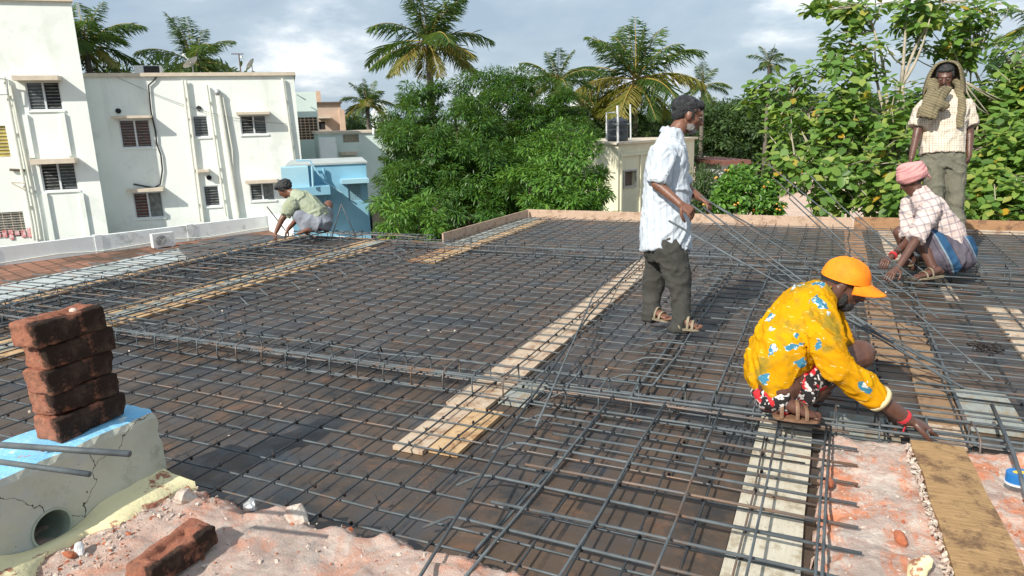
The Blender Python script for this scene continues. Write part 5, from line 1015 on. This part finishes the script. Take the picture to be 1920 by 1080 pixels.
# --- A: man standing with the rods ---------------------------------
fw = Vector((RM@[1, 0, 0])); fw.z = 0; fw.normalize(); nr = Vector((fw.y, -fw.x, 0))     # nr points to the lens
dA = 5.1
bl, fi = MB(), MB(); hc = D(1289, 217, dA); hf = (fw-ZU*.30).normalized(); sdv, upv = head(bl, hc, hf, ZU, 1.10)
nb = D(1259, 262, dA); bl.chain([D(1276, 236, dA), nb], [.062, .066]); hip = D(1247, 462, dA); ch = D(1250, 305, dA)
bl.loft([nb+ZU*.0, D(1252, 285, dA), ch, D(1250, 380, dA), hip], [(.08, .07), (.17, .095), (.165, .115), (.145, .11), (.15, .11)], nr, 16)
shN, shF = D(1240, 286, dA)+nr*.17, D(1258, 283, dA)-nr*.17; elN, wrN = D(1232, 345, 4.88), D(1276, 383, 4.78); elF, wrF = D(1282, 350, 5.22), D(1313, 371, 5.05)
bl.chain([shN, elN, wrN], [.056, .042, .027]); bl.chain([shF, elF, wrF], [.056, .042, .027])
hand(bl, fi, wrN, (D(1302, 400, 4.76)-wrN), nr*-.6-ZU*.5, 1.15, 1.0, thumb=-1); hand(bl, fi, wrF, (D(1330, 383, 5.0)-wrF), -ZU-fw*.3, 1.1, .98, thumb=1)
aN, aF = D(1277, 612, 4.97), D(1226, 594, 5.25); bl.chain([hip+nr*.09, D(1278, 545, 5.0), aN+ZU*.04], [.09, .06, .04]); bl.chain([hip-nr*.08-fw*.03, D(1226, 535, 5.3), aF+ZU*.04], [.09, .06, .04])
MT = .145
tN, tF = D(1308, 626, 4.93), D(1252, 604, 5.15); hN, hF = D(1272, 621, 4.98), D(1217, 603, 5.3)
for v in (tN, hN, tF, hF): v.z = MT
foot(bl, hN, tN, .95); foot(bl, hF, tF, .95); toes(fi, tN, (tN-hN).normalized()); toes(fi, tF, (tF-hF).normalized())
pA = finish_body(bl, fi, .0085, 'skin', 'man standing on the bars in a white striped shirt and dark trousers, holding steel rods', loc=(hN+hF)/2)
eyes(hc, hf, ZU, pA, 1.10)
sd_, up_ = hf.cross(ZU).normalized(), (hf.cross(ZU).normalized()).cross(hf).normalized(); axh = (sd_, hf, up_)
h = MB(); h.ell(hc-hf*.028+up_*.055, (.090, .110, .085), axh, 18, 12); h.ell(hc-hf*.062+up_*.01, (.078, .055, .075), axh, 14, 10); h.ell(hc+hf*.05+up_*.09, (.060, .055, .036), axh, 14, 10)
for a in (-1, 1): h.ell(hc+hf*.008+up_*.012+sd_*a*.076, (.013, .022, .035), axh)
obj_of(h.remesh('h', .007, 2, lambda p: .009*noise.noise(p*42)+.005*noise.noise(p*110)), 'hair', M['hairgrey'], pA)
h = MB(); h.ell(hc+hf*.060-up_*.094, (.048, .044, .030), axh, 14, 10); h.ell(hc+hf*.098-up_*.050, (.030, .012, .008), axh)
for a in (-1, 1): h.ell(hc+hf*.030-up_*.074+sd_*a*.058, (.013, .040, .030), axh)
obj_of(h.remesh('h', .006, 1, lambda p: .004*noise.noise(p*90)), 'beard', M['beard'], pA)
s = MB(); s.loft([D(1261, 243, dA)-fw*.006, D(1257, 262, dA), D(1251, 285, dA), D(1250, 320, dA), D(1250, 370, dA), D(1249, 420, dA), D(1247, 462, dA), D(1247, 470, dA)], [(.078, .074), (.10, .095), (.20, .125), (.19, .150), (.17, .170), (.175, .178), (.18, .185), (.18, .183)], nr, 24)
s.ell(shN-nr*.02-ZU*.01, (.085, .085, .08)); s.ell(shF+nr*.02-ZU*.01, (.085, .085, .08))
s.loft([shN, shN.lerp(elN, .5), elN+(elN-shN)*.02], [.082, .085, .078], nr, 16); s.loft([shF, shF.lerp(elF, .5), elF], [.082, .08, .074], nr, 16)
obj_of(s.remesh('s', .009, 3, cfolds((.35, .1, .93), (4, 13, 13), .020, 3)), 'shirt', M['shirtA'], pA)
s = MB(); s.loft([D(1247, 440, dA), D(1247, 470, dA), D(1247, 492, dA)], [(.165, .155), (.16, .15), (.15, .125)], nr, 20)
s.loft([D(1258, 480, 5.02), D(1268, 510, 5.0), D(1277, 550, 4.99), D(1278, 585, 4.98), D(1272, 623, 4.99)], [(.088, .115), (.080, .098), (.068, .078), (.062, .068), (.062, .074)], nr, 16)
s.loft([D(1236, 480, 5.2), D(1230, 510, 5.24), D(1224, 550, 5.27), D(1220, 580, 5.27), D(1219, 603, 5.27)], [(.088, .105), (.080, .088), (.066, .072), (.060, .062), (.058, .066)], nr, 16)
s.chain([hip+nr*.09, D(1278, 545, 5.0), aN+ZU*.04], [.105, .072, .050]); s.chain([hip-nr*.08-fw*.03, D(1226, 535, 5.3), aF+ZU*.04], [.105, .072, .048])
obj_of(s.remesh('s', .009, 3, cfolds((.5, .3, .8), (8, 9, 9), .018, 8)), 'trousers', M['greyT'], pA)
w = MB(); cA = D(1259, 246, dA); w.loft([cA+nr*.078-ZU*.03+fw*.02, cA+nr*.084+ZU*.002-fw*.03, cA-fw*.075+ZU*.018, cA-nr*.084+ZU*.002-fw*.03, cA-nr*.078-ZU*.03+fw*.02], [(.024, .006)]*5, ZU, 8); w.build('shirt_collar', M['shirtA'], pA, smooth=True)
for a, b in ((hN, tN), (hF, tF)): sandal(pA, a, b, 'sandal2')

# --- B: man in the orange cap ---------------------------------------
fw = Vector((.96, -.06, 0)).normalized(); nr = Vector((fw.y, -fw.x, 0)); dB = 3.5
bl, fi = MB(), MB(); hc = D(1583, 531, dB); hf = (fw*.93-ZU*.48).normalized(); head(bl, hc, hf, ZU, 1.04)
nb = D(1540, 552, dB); bl.chain([D(1562, 545, dB), nb], [.064, .072]); hipc = D(1462, 712, 3.5)
bl.loft([nb, D(1515, 575, dB), D(1490, 620, dB), D(1465, 665, dB), hipc], [(.085, .07), (.16, .10), (.16, .12), (.15, .12), (.155, .13)], nr, 16)
shN = D(1530, 598, 3.36); elN = D(1568, 688, 3.27); wrN = D(1700, 786, 3.30); shF = D(1548, 572, 3.68); elF = D(1585, 690, 3.62); wrF = D(1650, 762, 3.46)
bl.chain([shN, elN, wrN], [.06, .050, .034])
kn = D(1612, 664, 3.60); ank = D(1492, 765, 3.42); knF = D(1585, 640, 3.82); ankF = D(1530, 752, 3.72)
bl.chain([hipc+nr*.09, kn], [.095, .066]); bl.ell(kn, (.076, .076, .076)); bl.chain([kn, kn.lerp(ank, .4)-fw*.02-ZU*.01, ank], [.062, .058, .038])
bl.chain([hipc-nr*.09, knF], [.09, .062]); bl.chain([knF, knF.lerp(ankF, .4), ankF], [.056, .05, .036]); bl.chain([shF, elF, wrF], [.056, .044, .028])
hl, te = D(1455, 770, 3.40), D(1528, 803, 3.38); hl.z = .175; te.z = .165; foot(bl, hl, te, 1.0, .07); toes(fi, te, (te-hl).normalized())
hlF, teF = D(1500, 752, 3.75), D(1548, 765, 3.74); hlF.z = .15; teF.z = .15; foot(bl, hlF, teF, .95); toes(fi, teF, (teF-hlF).normalized())
hand(bl, fi, wrN, D(1770, 812, 3.34)-wrN, (-ZU*.9-fw*.2), .38, 1.2, thumb=-1, spread=.03); hand(bl, fi, wrF, Vector((.8, -.1, -.6)), -ZU, .9, 1.0, thumb=1)
pB = finish_body(bl, fi, .0075, 'skin2', 'man crouching in an orange cap and yellow printed shirt, reaching to the beam cage', loc=(hl+te)/2)
eyes(hc, hf, ZU, pB, 1.04)
sd_ = hf.cross(ZU).normalized(); up_ = sd_.cross(hf).normalized(); axh = (sd_, hf, up_)
h = MB(); h.ell(hc-hf*.035+up_*.02, (.084, .088, .085), axh, 16, 12); h.ell(hc-hf*.062-up_*.02, (.068, .045, .05), axh); obj_of(h.remesh('h', .007, 2, lambda p: .005*noise.noise(p*60)), 'hair', M['hair'], pB)
h = MB(); h.ell(hc+hf*.058-up_*.088, (.050, .046, .040), axh, 14, 10); h.ell(hc+hf*.095-up_*.047, (.030, .013, .009), axh)
for a in (-1, 1): h.ell(hc+hf*.02-up_*.066+sd_*a*.060, (.015, .038, .042), axh)
obj_of(h.remesh('h', .006, 1, lambda p: .004*noise.noise(p*90)), 'beard', M['hair'], pB)
# cap: dome with panels, and a curved brim
cu = (up_*.97-hf*.25).normalized(); cf = sd_.cross(cu)*-1
cf = (hf-cu*hf.dot(cu)).normalized(); cc = hc-hf*.012+up_*.038; w = MB(); vs = []; fs = []; n, m = 36, 10
for i in range(m+1):
    a = (pi/2)*i/m
    for k in range(n):
        b = 2*pi*k/n; rr_ = 1+.010*abs(sin(3*b))*sin(a*1.0)+.03*noise.noise((cos(b)*2, sin(b)*2, a*2)); r_ = cos(a)**.72
        vs.append(cc+(sd_*.098*cos(b)+cf*.116*sin(b))*r_*rr_+cu*(.108*sin(a)*rr_-.018))
for i in range(m):
    for k in range(n): fs.append((i*n+k, i*n+(k+1) % n, (i+1)*n+(k+1) % n, (i+1)*n+k))
w.add(vs, fs); cap = w.build('cap', M['orange'], pB, smooth=True)
w = MB(); vs = []; fs = []
for i in range(9):
    t = i/8
    for k in range(13):
        b = radians(25+130*k/12); r1 = 1+.0*t; x = cos(b)*.098*(1-.10*t); y = sin(b)*.114+.085*t*sin(radians(180*k/12))**.5 if 0 < k < 12 else sin(b)*.114
        vs.append(cc+sd_*x+cf*y-cu*(.016+.030*t+.45*x*x*8*.6*(.4+t)))
for i in range(8):
    for k in range(12): fs.append((i*13+k, i*13+k+1, (i+1)*13+k+1, (i+1)*13+k))
w.add(vs, fs); br_ = w.build('brim', M['orange'], cap, smooth=True); sm_ = br_.modifiers.new('t', 'SOLIDIFY'); sm_.thickness = .005
w = MB(); w.ell(cc+cu*.092, (.008, .008, .005)); w.build('button', M['orange'], cap, smooth=True)
# shirt
s = MB(); s.loft([D(1551, 545, dB), D(1541, 552, dB), D(1518, 572, dB), D(1498, 605, dB), D(1472, 645, dB), D(1450, 688, dB), D(1441, 715, dB), D(1442, 738, dB)], [(.078, .074), (.10, .09), (.195, .125), (.195, .150), (.19, .160), (.19, .138), (.18, .105), (.155, .055)], nr, 26)
s.ell(shN, (.092, .092, .09)); s.ell(shF, (.085, .085, .085)); s.loft([shN, shN.lerp(elN, .5), elN, elN.lerp(wrN, .35), elN.lerp(wrN, .60)], [.098, .085, .074, .068, .060], nr, 18)
s.loft([shF, shF.lerp(elF, .6), elF], [.085, .075, .065], nr, 14)
obj_of(s.remesh('s', .0078, 2, cfolds((.62, -.2, -.6), (4, 15, 15), .019, 5)), 'shirt', M['shirtB'], pB)
w = MB(); a, b = elN.lerp(wrN, .585), elN.lerp(wrN, .635); w.loft([a, b], [.067, .064], nr, 20); w.build('shirt_cuff', M['cuff'], pB, smooth=True)
w = MB(); dn_ = (wrN-elN).normalized(); o1 = dn_.orthogonal().normalized(); o2 = dn_.cross(o1)
for j in range(3): c_ = wrN-dn_*(.012+.006*j); w.tube([c_+o1*.0345*cos(2*pi*k/14)+o2*.0345*sin(2*pi*k/14) for k in range(15)], .0032, 5)
w.tube([wrN-ZU*.034, wrN-ZU*.05-fw*.006, wrN-ZU*.075-fw*.01], .004, 5); w.build('wrist_thread', M['thread'], pB)
w = MB(); w.tube([D(1545, 548, 3.44)+Vector((0, 0, .02)), D(1560, 575, 3.42), D(1552, 560, 3.6)], .012, 6); 
s = MB(); s.loft([D(1440, 706, 3.5), D(1452, 722, 3.5), D(1480, 745, 3.5)], [(.16, .10), (.18, .13), (.15, .08)], nr, 18); pth = hipc+nr*.09; s.loft([pth-fw*.05-ZU*.02, pth.lerp(kn, .4)-ZU*.008, pth.lerp(kn, .72)], [.115, .105, .088], nr, 16); pth = hipc-nr*.09; s.loft([pth, pth.lerp(knF, .4), pth.lerp(knF, .7)], [.12, .11, .095], nr, 16)
s.loft([pth.lerp(kn, .15)-ZU*.03+nr*.09, pth.lerp(kn, .3)-ZU*.05+nr*.12, D(1500, 742, 3.40)], [.11, .10, .07], nr, 14)
obj_of(s.remesh('s', .011, 3, folds((9, 9, 9), .012, 2)), 'shorts', M['shortsB'], pB)
sandal(pB, hl, te, 'sandal', 1.08); sandal(pB, hlF, teF, 'sandal')

# --- C: man in the pink turban, crouching ----------------------------
dC = 6.5; fw = Vector((-.94, -.34, 0)).normalized(); nr = Vector((-fw.y, fw.x, 0))
if nr.dot(Vector(CAM)-D(1740, 430, dC)) < 0: nr = -nr
bl, fi = MB(), MB(); hc = D(1711, 338, dC); hf = (fw*.9-ZU*.45+nr*-.25).normalized(); head(bl, hc, hf, ZU, 1.02); nb = D(1722, 366, dC); bl.chain([D(1716, 352, dC), nb], [.062, .07]); hp = D(1783, 476, dC)
bl.loft([nb, D(1735, 385, dC), D(1755, 420, dC), D(1775, 450, dC), hp], [(.08, .07), (.16, .10), (.155, .11), (.145, .11), (.15, .12)], nr, 16)
shN, shF = D(1728, 386, dC)+nr*.17, D(1720, 384, dC)-nr*.15; elN, wrN = D(1716, 452, 6.25), D(1683, 503, 6.2); elF, wrF = D(1703, 452, 6.6), D(1672, 481, 6.5)
bl.chain([shN, elN, wrN], [.056, .042, .028]); bl.chain([shF, elF, wrF], [.055, .04, .028]); hand(bl, fi, wrN, D(1658, 524, 6.15)-wrN, -ZU, .5, 1.05, thumb=1); hand(bl, fi, wrF, D(1648, 500, 6.45)-wrF, -ZU, .7, 1.0, thumb=-1)
knF = D(1688, 436, 6.75); ankF = D(1712, 500, 6.8); knN = D(1722, 440, 6.42); ankN = D(1748, 500, 6.36)
bl.chain([hp-nr*.08, knF], [.09, .066]); bl.chain([knF, ankF], [.062, .042]); bl.chain([hp+nr*.08, knN], [.09, .064]); bl.chain([knN, ankN], [.06, .042])
hN, tN = D(1765, 512, 6.3), D(1718, 519, 6.22); hF, tF = D(1732, 508, 6.85), D(1694, 510, 6.8)
for v in (hN, tN, hF, tF): v.z = .145
foot(bl, hN, tN); foot(bl, hF, tF); toes(fi, tN, (tN-hN).normalized()); toes(fi, tF, (tF-hF).normalized())
pC = finish_body(bl, fi, .0095, 'skin2', 'man squatting in a pink turban and plaid shirt, tying bars at right', loc=(hN+tN)/2); eyes(hc, hf, ZU, pC, 1.02)
sd_ = hf.cross(ZU).normalized(); up_ = sd_.cross(hf).normalized(); axh = (sd_, hf, up_)
h = MB(); h.ell(hc-hf*.035+up_*.03, (.082, .085, .08), axh); h.ell(hc+up_*.095-hf*.01, (.06, .065, .035), axh); obj_of(h.remesh('h', .009, 1, lambda p: .006*noise.noise(p*60)), 'hair', M['hair'], pC)
w = MB()
for j in range(7):
    tl = radians(14-5*j)*(1 if j % 2 else -1); rr_ = .118-.006*abs(j-2); zc = .020+.019*j; ring = []
    for k in range(25): b = 2*pi*k/24; ring.append(hc-hf*.012+up_*(zc+.018*sin(b+j)+.012*sin(2*b+j*1.3))+(sd_*cos(b)*.93+hf*sin(b))*rr_*(1-.05*max(0, j-4)))
    w.loft(ring, [(.026, .018)]*25, up_, 8)
w.loft([hc-hf*.10+up_*.04, hc-hf*.13, hc-hf*.14-up_*.05], [(.03, .012), (.03, .01), (.02, .008)], sd_, 8); w.build('turban', M['pinkcloth'], pC, smooth=True)
s = MB(); s.loft([D(1720, 353, dC), D(1724, 366, dC), D(1736, 386, dC), D(1757, 415, dC), D(1776, 442, dC), D(1784, 462, dC)], [(.075, .07), (.10, .09), (.20, .125), (.195, .14), (.185, .15), (.17, .14)], nr, 24)
s.ell(shN, (.09, .09, .085)); s.ell(shF, (.085, .085, .08)); s.loft([shN, shN.lerp(elN, .5), shN.lerp(elN, 1.0)], [.095, .088, .080], nr, 16); s.loft([shF, shF.lerp(elF, .5), shF.lerp(elF, .92)], [.085, .08, .075], nr, 16)
obj_of(s.remesh('s', .010, 3, cfolds((.6, .2, -.7), (5, 12, 12), .018, 11)), 'shirt', M['shirtC'], pC)
s = MB(); s.loft([D(1788, 446, dC), D(1790, 468, dC), D(1790, 492, dC), D(1786, 503, dC)], [(.17, .13), (.20, .17), (.19, .16), (.15, .10)], nr, 20); s.loft([hp+nr*.08, (hp+nr*.08).lerp(knN, .5), (hp+nr*.08).lerp(knN, .85)], [.14, .125, .10], nr, 16); s.loft([hp-nr*.08, (hp-nr*.08).lerp(knF, .5), (hp-nr*.08).lerp(knF, .75)], [.13, .11, .09], nr, 16)
s.loft([hp+nr*.10-ZU*.05, D(1755, 480, 6.4), D(1742, 478, 6.45)], [.13, .11, .08], nr, 14)
obj_of(s.remesh('s', .012, 3, folds((9, 9, 6), .014, 17)), 'wrap_skirt', M['lungi'], pC); sandal(pC, hN, tN, 'sandal2', 1.1, 1); sandal(pC, hF, tF, 'sandal2', 1, 1)
w = MB(); dn_ = (wrF-elF).normalized(); o1 = dn_.orthogonal().normalized(); o2 = dn_.cross(o1)
for j in range(3): c_ = wrF-dn_*(.012+.009*j); w.tube([c_+o1*.034*cos(2*pi*k/14)+o2*.034*sin(2*pi*k/14) for k in range(15)], .0055, 5)
w.build('wrist_thread', M['thread'], pC)

# --- D: man with the scarf -------------------------------------------
dD = 7.05; vw = (Vector(CAM)-D(1772, 250, dD)); vw.z = 0; fw = vw.normalized(); sdD = Vector((fw.y, -fw.x, 0))
if sdD.dot(Vector(RM@[1, 0, 0])) < 0: sdD = -sdD
bl, fi = MB(), MB(); hc = D(1772, 146, dD); hf = (fw-ZU*.28-sdD*.06).normalized(); head(bl, hc, hf, ZU, 1.05); nb = D(1770, 184, dD); bl.chain([D(1771, 165, dD), nb], [.06, .065]); hp = D(1768, 300, dD)
bl.loft([nb, D(1769, 200, dD), D(1768, 235, dD), D(1767, 270, dD), hp], [(.08, .07), (.19, .095), (.165, .11), (.15, .105), (.16, .11)], sdD, 16)
sL, sR = D(1731, 203, dD), D(1810, 201, dD); eL, wL = D(1719, 252, dD), D(1709, 296, 7.0); eR, wR = D(1818, 252, dD), D(1817, 292, 7.0)
bl.chain([sL, eL, wL], [.056, .042, .028]); bl.chain([sR, eR, wR], [.056, .042, .028]); hand(bl, fi, wL, Vector((0, 0, -1))-sdD*.15, sdD, .5, 1.05, thumb=1); hand(bl, fi, wR, Vector((0, 0, -1))-sdD*.12, -sdD, .55, 1.05, thumb=-1)
BZ = .30; aL, aR = D(1754, 425, 7.1), D(1794, 425, 7.0); aL.z = BZ+.09; aR.z = BZ+.09; bl.chain([hp-sdD*.09, D(1754, 365, dD), aL], [.09, .06, .04]); bl.chain([hp+sdD*.09, D(1792, 365, 7.0), aR], [.09, .06, .04])
fts = []
for a in (aL, aR):
    h_ = a-fw*.06; h_.z = BZ; t_ = a+fw*.15; t_.z = BZ; foot(bl, h_, t_); toes(fi, t_, fw); fts.append((h_, t_))
pD = finish_body(bl, fi, .0095, 'skin2', 'man standing behind at right with a striped scarf over his head and checked shirt', loc=(fts[0][0]+fts[1][0])/2); eyes(hc, hf, ZU, pD, 1.05)
sd_ = hf.cross(ZU).normalized(); up_ = sd_.cross(hf).normalized(); axh = (sd_, hf, up_)
h = MB(); h.ell(hc-hf*.028+up_*.058, (.086, .095, .075), axh); h.ell(hc+hf*.04+up_*.09, (.065, .05, .03), axh)
for a in (-1, 1): h.ell(hc+hf*.02+up_*.03+sd_*a*.072, (.012, .03, .04), axh)
obj_of(h.remesh('h', .008, 1, lambda p: .007*noise.noise(p*60)), 'hair', M['hair'], pD)
h = MB(); h.ell(hc+hf*.070-up_*.098, (.040, .028, .022), axh); h.ell(hc+hf*.100-up_*.046, (.030, .012, .008), axh); obj_of(h.remesh('h', .007, 1), 'beard', M['hair'], pD)
s = MB(); s.loft([D(1770, 172, dD), D(1770, 184, dD), D(1769, 200, dD), D(1768, 235, dD), D(1767, 270, dD), D(1766, 290, dD)], [(.08, .075), (.13, .09), (.225, .125), (.205, .14), (.20, .145), (.205, .15)], sdD, 24)
s.ell(sL, (.085, .085, .08)); s.ell(sR, (.085, .085, .08)); s.loft([sL, sL.lerp(eL, .4), sL.lerp(eL, .72)-sdD*.01], [.088, .088, .086], fw, 16); s.loft([sR, sR.lerp(eR, .4), sR.lerp(eR, .72)+sdD*.01], [.088, .088, .086], fw, 16)
obj_of(s.remesh('s', .010, 3, cfolds((.25, .1, .95), (5, 12, 12), .016, 21)), 'shirt', M['shirtD'], pD)
s = MB(); s.loft([D(1767, 282, dD), D(1767, 300, dD), D(1767, 318, dD)], [(.185, .125), (.19, .13), (.18, .12)], sdD, 18)
for a, x0_ in ((aL, 1750), (aR, 1787)): s.loft([D(x0_, 305, dD), D(x0_+1, 340, dD), D(x0_+2, 375, dD), a+ZU*.07, a+ZU*(-.03)], [(.105, .115), (.095, .10), (.085, .088), (.078, .085), (.078, .088)], sdD, 16)
s.chain([hp-sdD*.09, D(1754, 365, dD), aL], [.112, .08, .06]); s.chain([hp+sdD*.09, D(1792, 365, 7.0), aR], [.112, .08, .06])
obj_of(s.remesh('s', .010, 3, cfolds((.5, .3, .8), (8, 9, 9), .016, 25)), 'trousers', M['khaki'], pD)
for a, b in fts: sandal(pD, a, b, 'sandal2')
# scarf: hood shell over the head, tail down the right shoulder, knot bunched at the chin, flap over the left shoulder
w = MB(); vs = []; fs = []; n, m = 17, 12
for i in range(m+1):
    a = pi*.5*(1-i/m)*1.0
    for k in range(n):
        b = radians(-205+230*k/(n-1)); dr_ = sd_*cos(b)*.128+hf*-sin(-b)*.128 if False else (sd_*cos(b)+hf*sin(b))
        rr_ = (.122+.055*(i/m)**1.5)*cos(a)**.55 if i else .012; vs.append(hc-hf*.018+up_*.03+dr_*rr_+ZU*(.115*sin(a)-.20*(i/m)**3)+dr_*.008*sin(k*2.1+i*.4))
for i in range(m):
    for k in range(n-1): fs.append((i*n+k, i*n+k+1, (i+1)*n+k+1, (i+1)*n+k))
w.add(vs, fs); sc = w.build('scarf', M['towel'], pD, smooth=True); sm_ = sc.modifiers.new('t', 'SOLIDIFY'); sm_.thickness = .014
s = MB(); s.loft([hc+sdD*.105-ZU*.03+fw*.03, D(1800, 180, 6.95), D(1801, 210, 6.88), D(1799, 240, 6.86)], [(.036, .03), (.044, .03), (.042, .022), (.036, .014)], sdD, 12)
s.loft([hc-sdD*.105-ZU*.02+fw*.03, D(1749, 172, 6.95), D(1746, 192, 6.88), D(1740, 212, 6.86), D(1736, 222, 6.86)], [(.038, .035), (.062, .045), (.085, .045), (.095, .034), (.092, .022)], sdD, 14)
s.loft([D(1745, 195, 6.9), D(1760, 182, 6.86), D(1772, 170, 6.86), D(1784, 164, 6.88)], [(.07, .05), (.065, .05), (.05, .045), (.02, .02)], ZU, 12); s.ell(D(1757, 198, 6.85), (.10, .06, .06), (sdD, fw, ZU))
obj_of(s.remesh('s', .010, 2, cfolds((.3, .1, .9), (4, 17, 17), .022, 31)), 'scarf_tail', M['towel'], sc)
# block he stands on
c_ = (fts[0][0]+fts[1][1])/2; w = MB(); c_ = (fts[0][0]+fts[0][1]+fts[1][0]+fts[1][1])/4; w.box((c_.x, c_.y, .215), (.44, .36, .150), ax=(sdD, fw, ZU)); w.box((c_.x, c_.y, .135), (.48, .30, .011), ax=(sdD, fw, ZU)); w.box((c_.x, c_.y, .1), (.42, .2, .06), ax=(sdD, fw, ZU))
tag(w.build('concrete_block', M['ledge'], loc=(c_.x, c_.y, .07)), 'grey block under the feet of the man with the scarf', 'block')

# --- E: far man, squatting at the left corner --------------------------
dE = 10.15; fw = -Vector((RM@[1, 0, 0])); fw.z = 0; fw = (fw.normalized()*.95+CF*-.15).normalized(); nr = -CF.copy()
bl, fi = MB(), MB(); hc = D(534, 355, dE); hf = (fw*.8-ZU*.6).normalized(); head(bl, hc, hf, ZU, 1.0); nb = D(552, 364, dE); bl.chain([D(543, 360, dE), nb], [.062, .07]); hp = D(603, 420, dE)
bl.loft([nb, D(560, 372, dE), D(580, 385, dE), D(597, 405, dE), hp], [(.08, .07), (.15, .10), (.155, .12), (.15, .12), (.15, .12)], nr, 16)
shN, shF = D(549, 383, 9.98), D(556, 376, 10.3); elN, wrN = D(528, 412, 9.95), D(518, 434, 9.95); elF, wrF = D(556, 412, 10.3), D(540, 430, 10.2)
bl.chain([shN, elN, wrN], [.058, .044, .03]); bl.chain([shF, elF, wrF], [.056, .042, .03]); hand(bl, fi, wrN, Vector((fw.x*.3, fw.y*.3, -.8)), fw*-1, .6, 1.05, thumb=1); hand(bl, fi, wrF, Vector((fw.x*.4, fw.y*.4, -.7)), fw*-1, .6, 1.05, thumb=-1)
kN = D(560, 405, 10.0); aN = D(577, 437, 10.0); kF = D(616, 384, 10.4); aF = D(612, 432, 10.42)
bl.chain([hp+nr*.08, kN], [.095, .068]); bl.chain([kN, aN], [.062, .042]); bl.chain([hp-nr*.05, kF], [.085, .068]); bl.chain([kF, aF], [.064, .045])
hN, tN = D(583, 441, 9.95), D(566, 443, 9.9); hF, tF = D(622, 440, 10.35), D(604, 441, 10.35)
for v in (hN, tN, hF, tF): v.z = .135
foot(bl, hN, tN+(tN-hN)*.4); foot(bl, hF, tF+(tF-hF)*.4); toes(fi, tN+(tN-hN)*.4, (tN-hN).normalized())
pE = finish_body(bl, fi, .012, 'skin', 'far man squatting at the left corner in a sage t-shirt and grey trousers', loc=hN); eyes(hc, hf, ZU, pE)
sd_ = hf.cross(ZU).normalized(); up_ = sd_.cross(hf).normalized(); axh = (sd_, hf, up_); h = MB(); h.ell(hc-hf*.03+up_*.045, (.10, .115, .10), axh); h.ell(hc+hf*.05+up_*.09, (.07, .06, .04), axh); obj_of(h.remesh('h', .01, 1, lambda p: .012*noise.noise(p*40)), 'hair', M['hair'], pE)
s = MB(); s.loft([D(548, 362, dE), D(553, 364, dE), D(563, 374, dE), D(580, 387, dE), D(595, 402, dE), D(602, 414, dE)], [(.075, .07), (.10, .09), (.20, .15), (.20, .17), (.19, .165), (.17, .14)], nr, 22); s.ell(shN, .10); s.ell(shF, .09); s.loft([shN, shN.lerp(elN, .72)], [.10, .085], nr, 14); s.loft([shF, shF.lerp(elF, .6)], [.09, .08], nr, 14)
obj_of(s.remesh('s', .012, 3, cfolds((.7, .2, -.6), (5, 11, 11), .022, 41)), 'tshirt', M['sage'], pE)
s = MB(); s.loft([D(598, 404, dE), D(604, 420, dE), D(602, 430, dE)], [(.16, .13), (.19, .17), (.16, .12)], nr, 18); hpN, hpF = hp+nr*.08, hp-nr*.05; s.loft([hpN, hpN.lerp(kN, .5), kN], [.135, .115, .09], nr, 16); s.loft([kN, kN.lerp(aN, .9)], [.085, .062], nr, 14); s.ell(kN, .088); s.loft([hpF, hpF.lerp(kF, .5), hpF.lerp(kF, .72)], [.12, .10, .09], nr, 16); s.loft([kF.lerp(aF, .28), kF.lerp(aF, .9)], [.085, .065], nr, 14)
obj_of(s.remesh('s', .014, 3, folds((8, 8, 6), .014, 45)), 'trousers', M['greycloth'], pE)
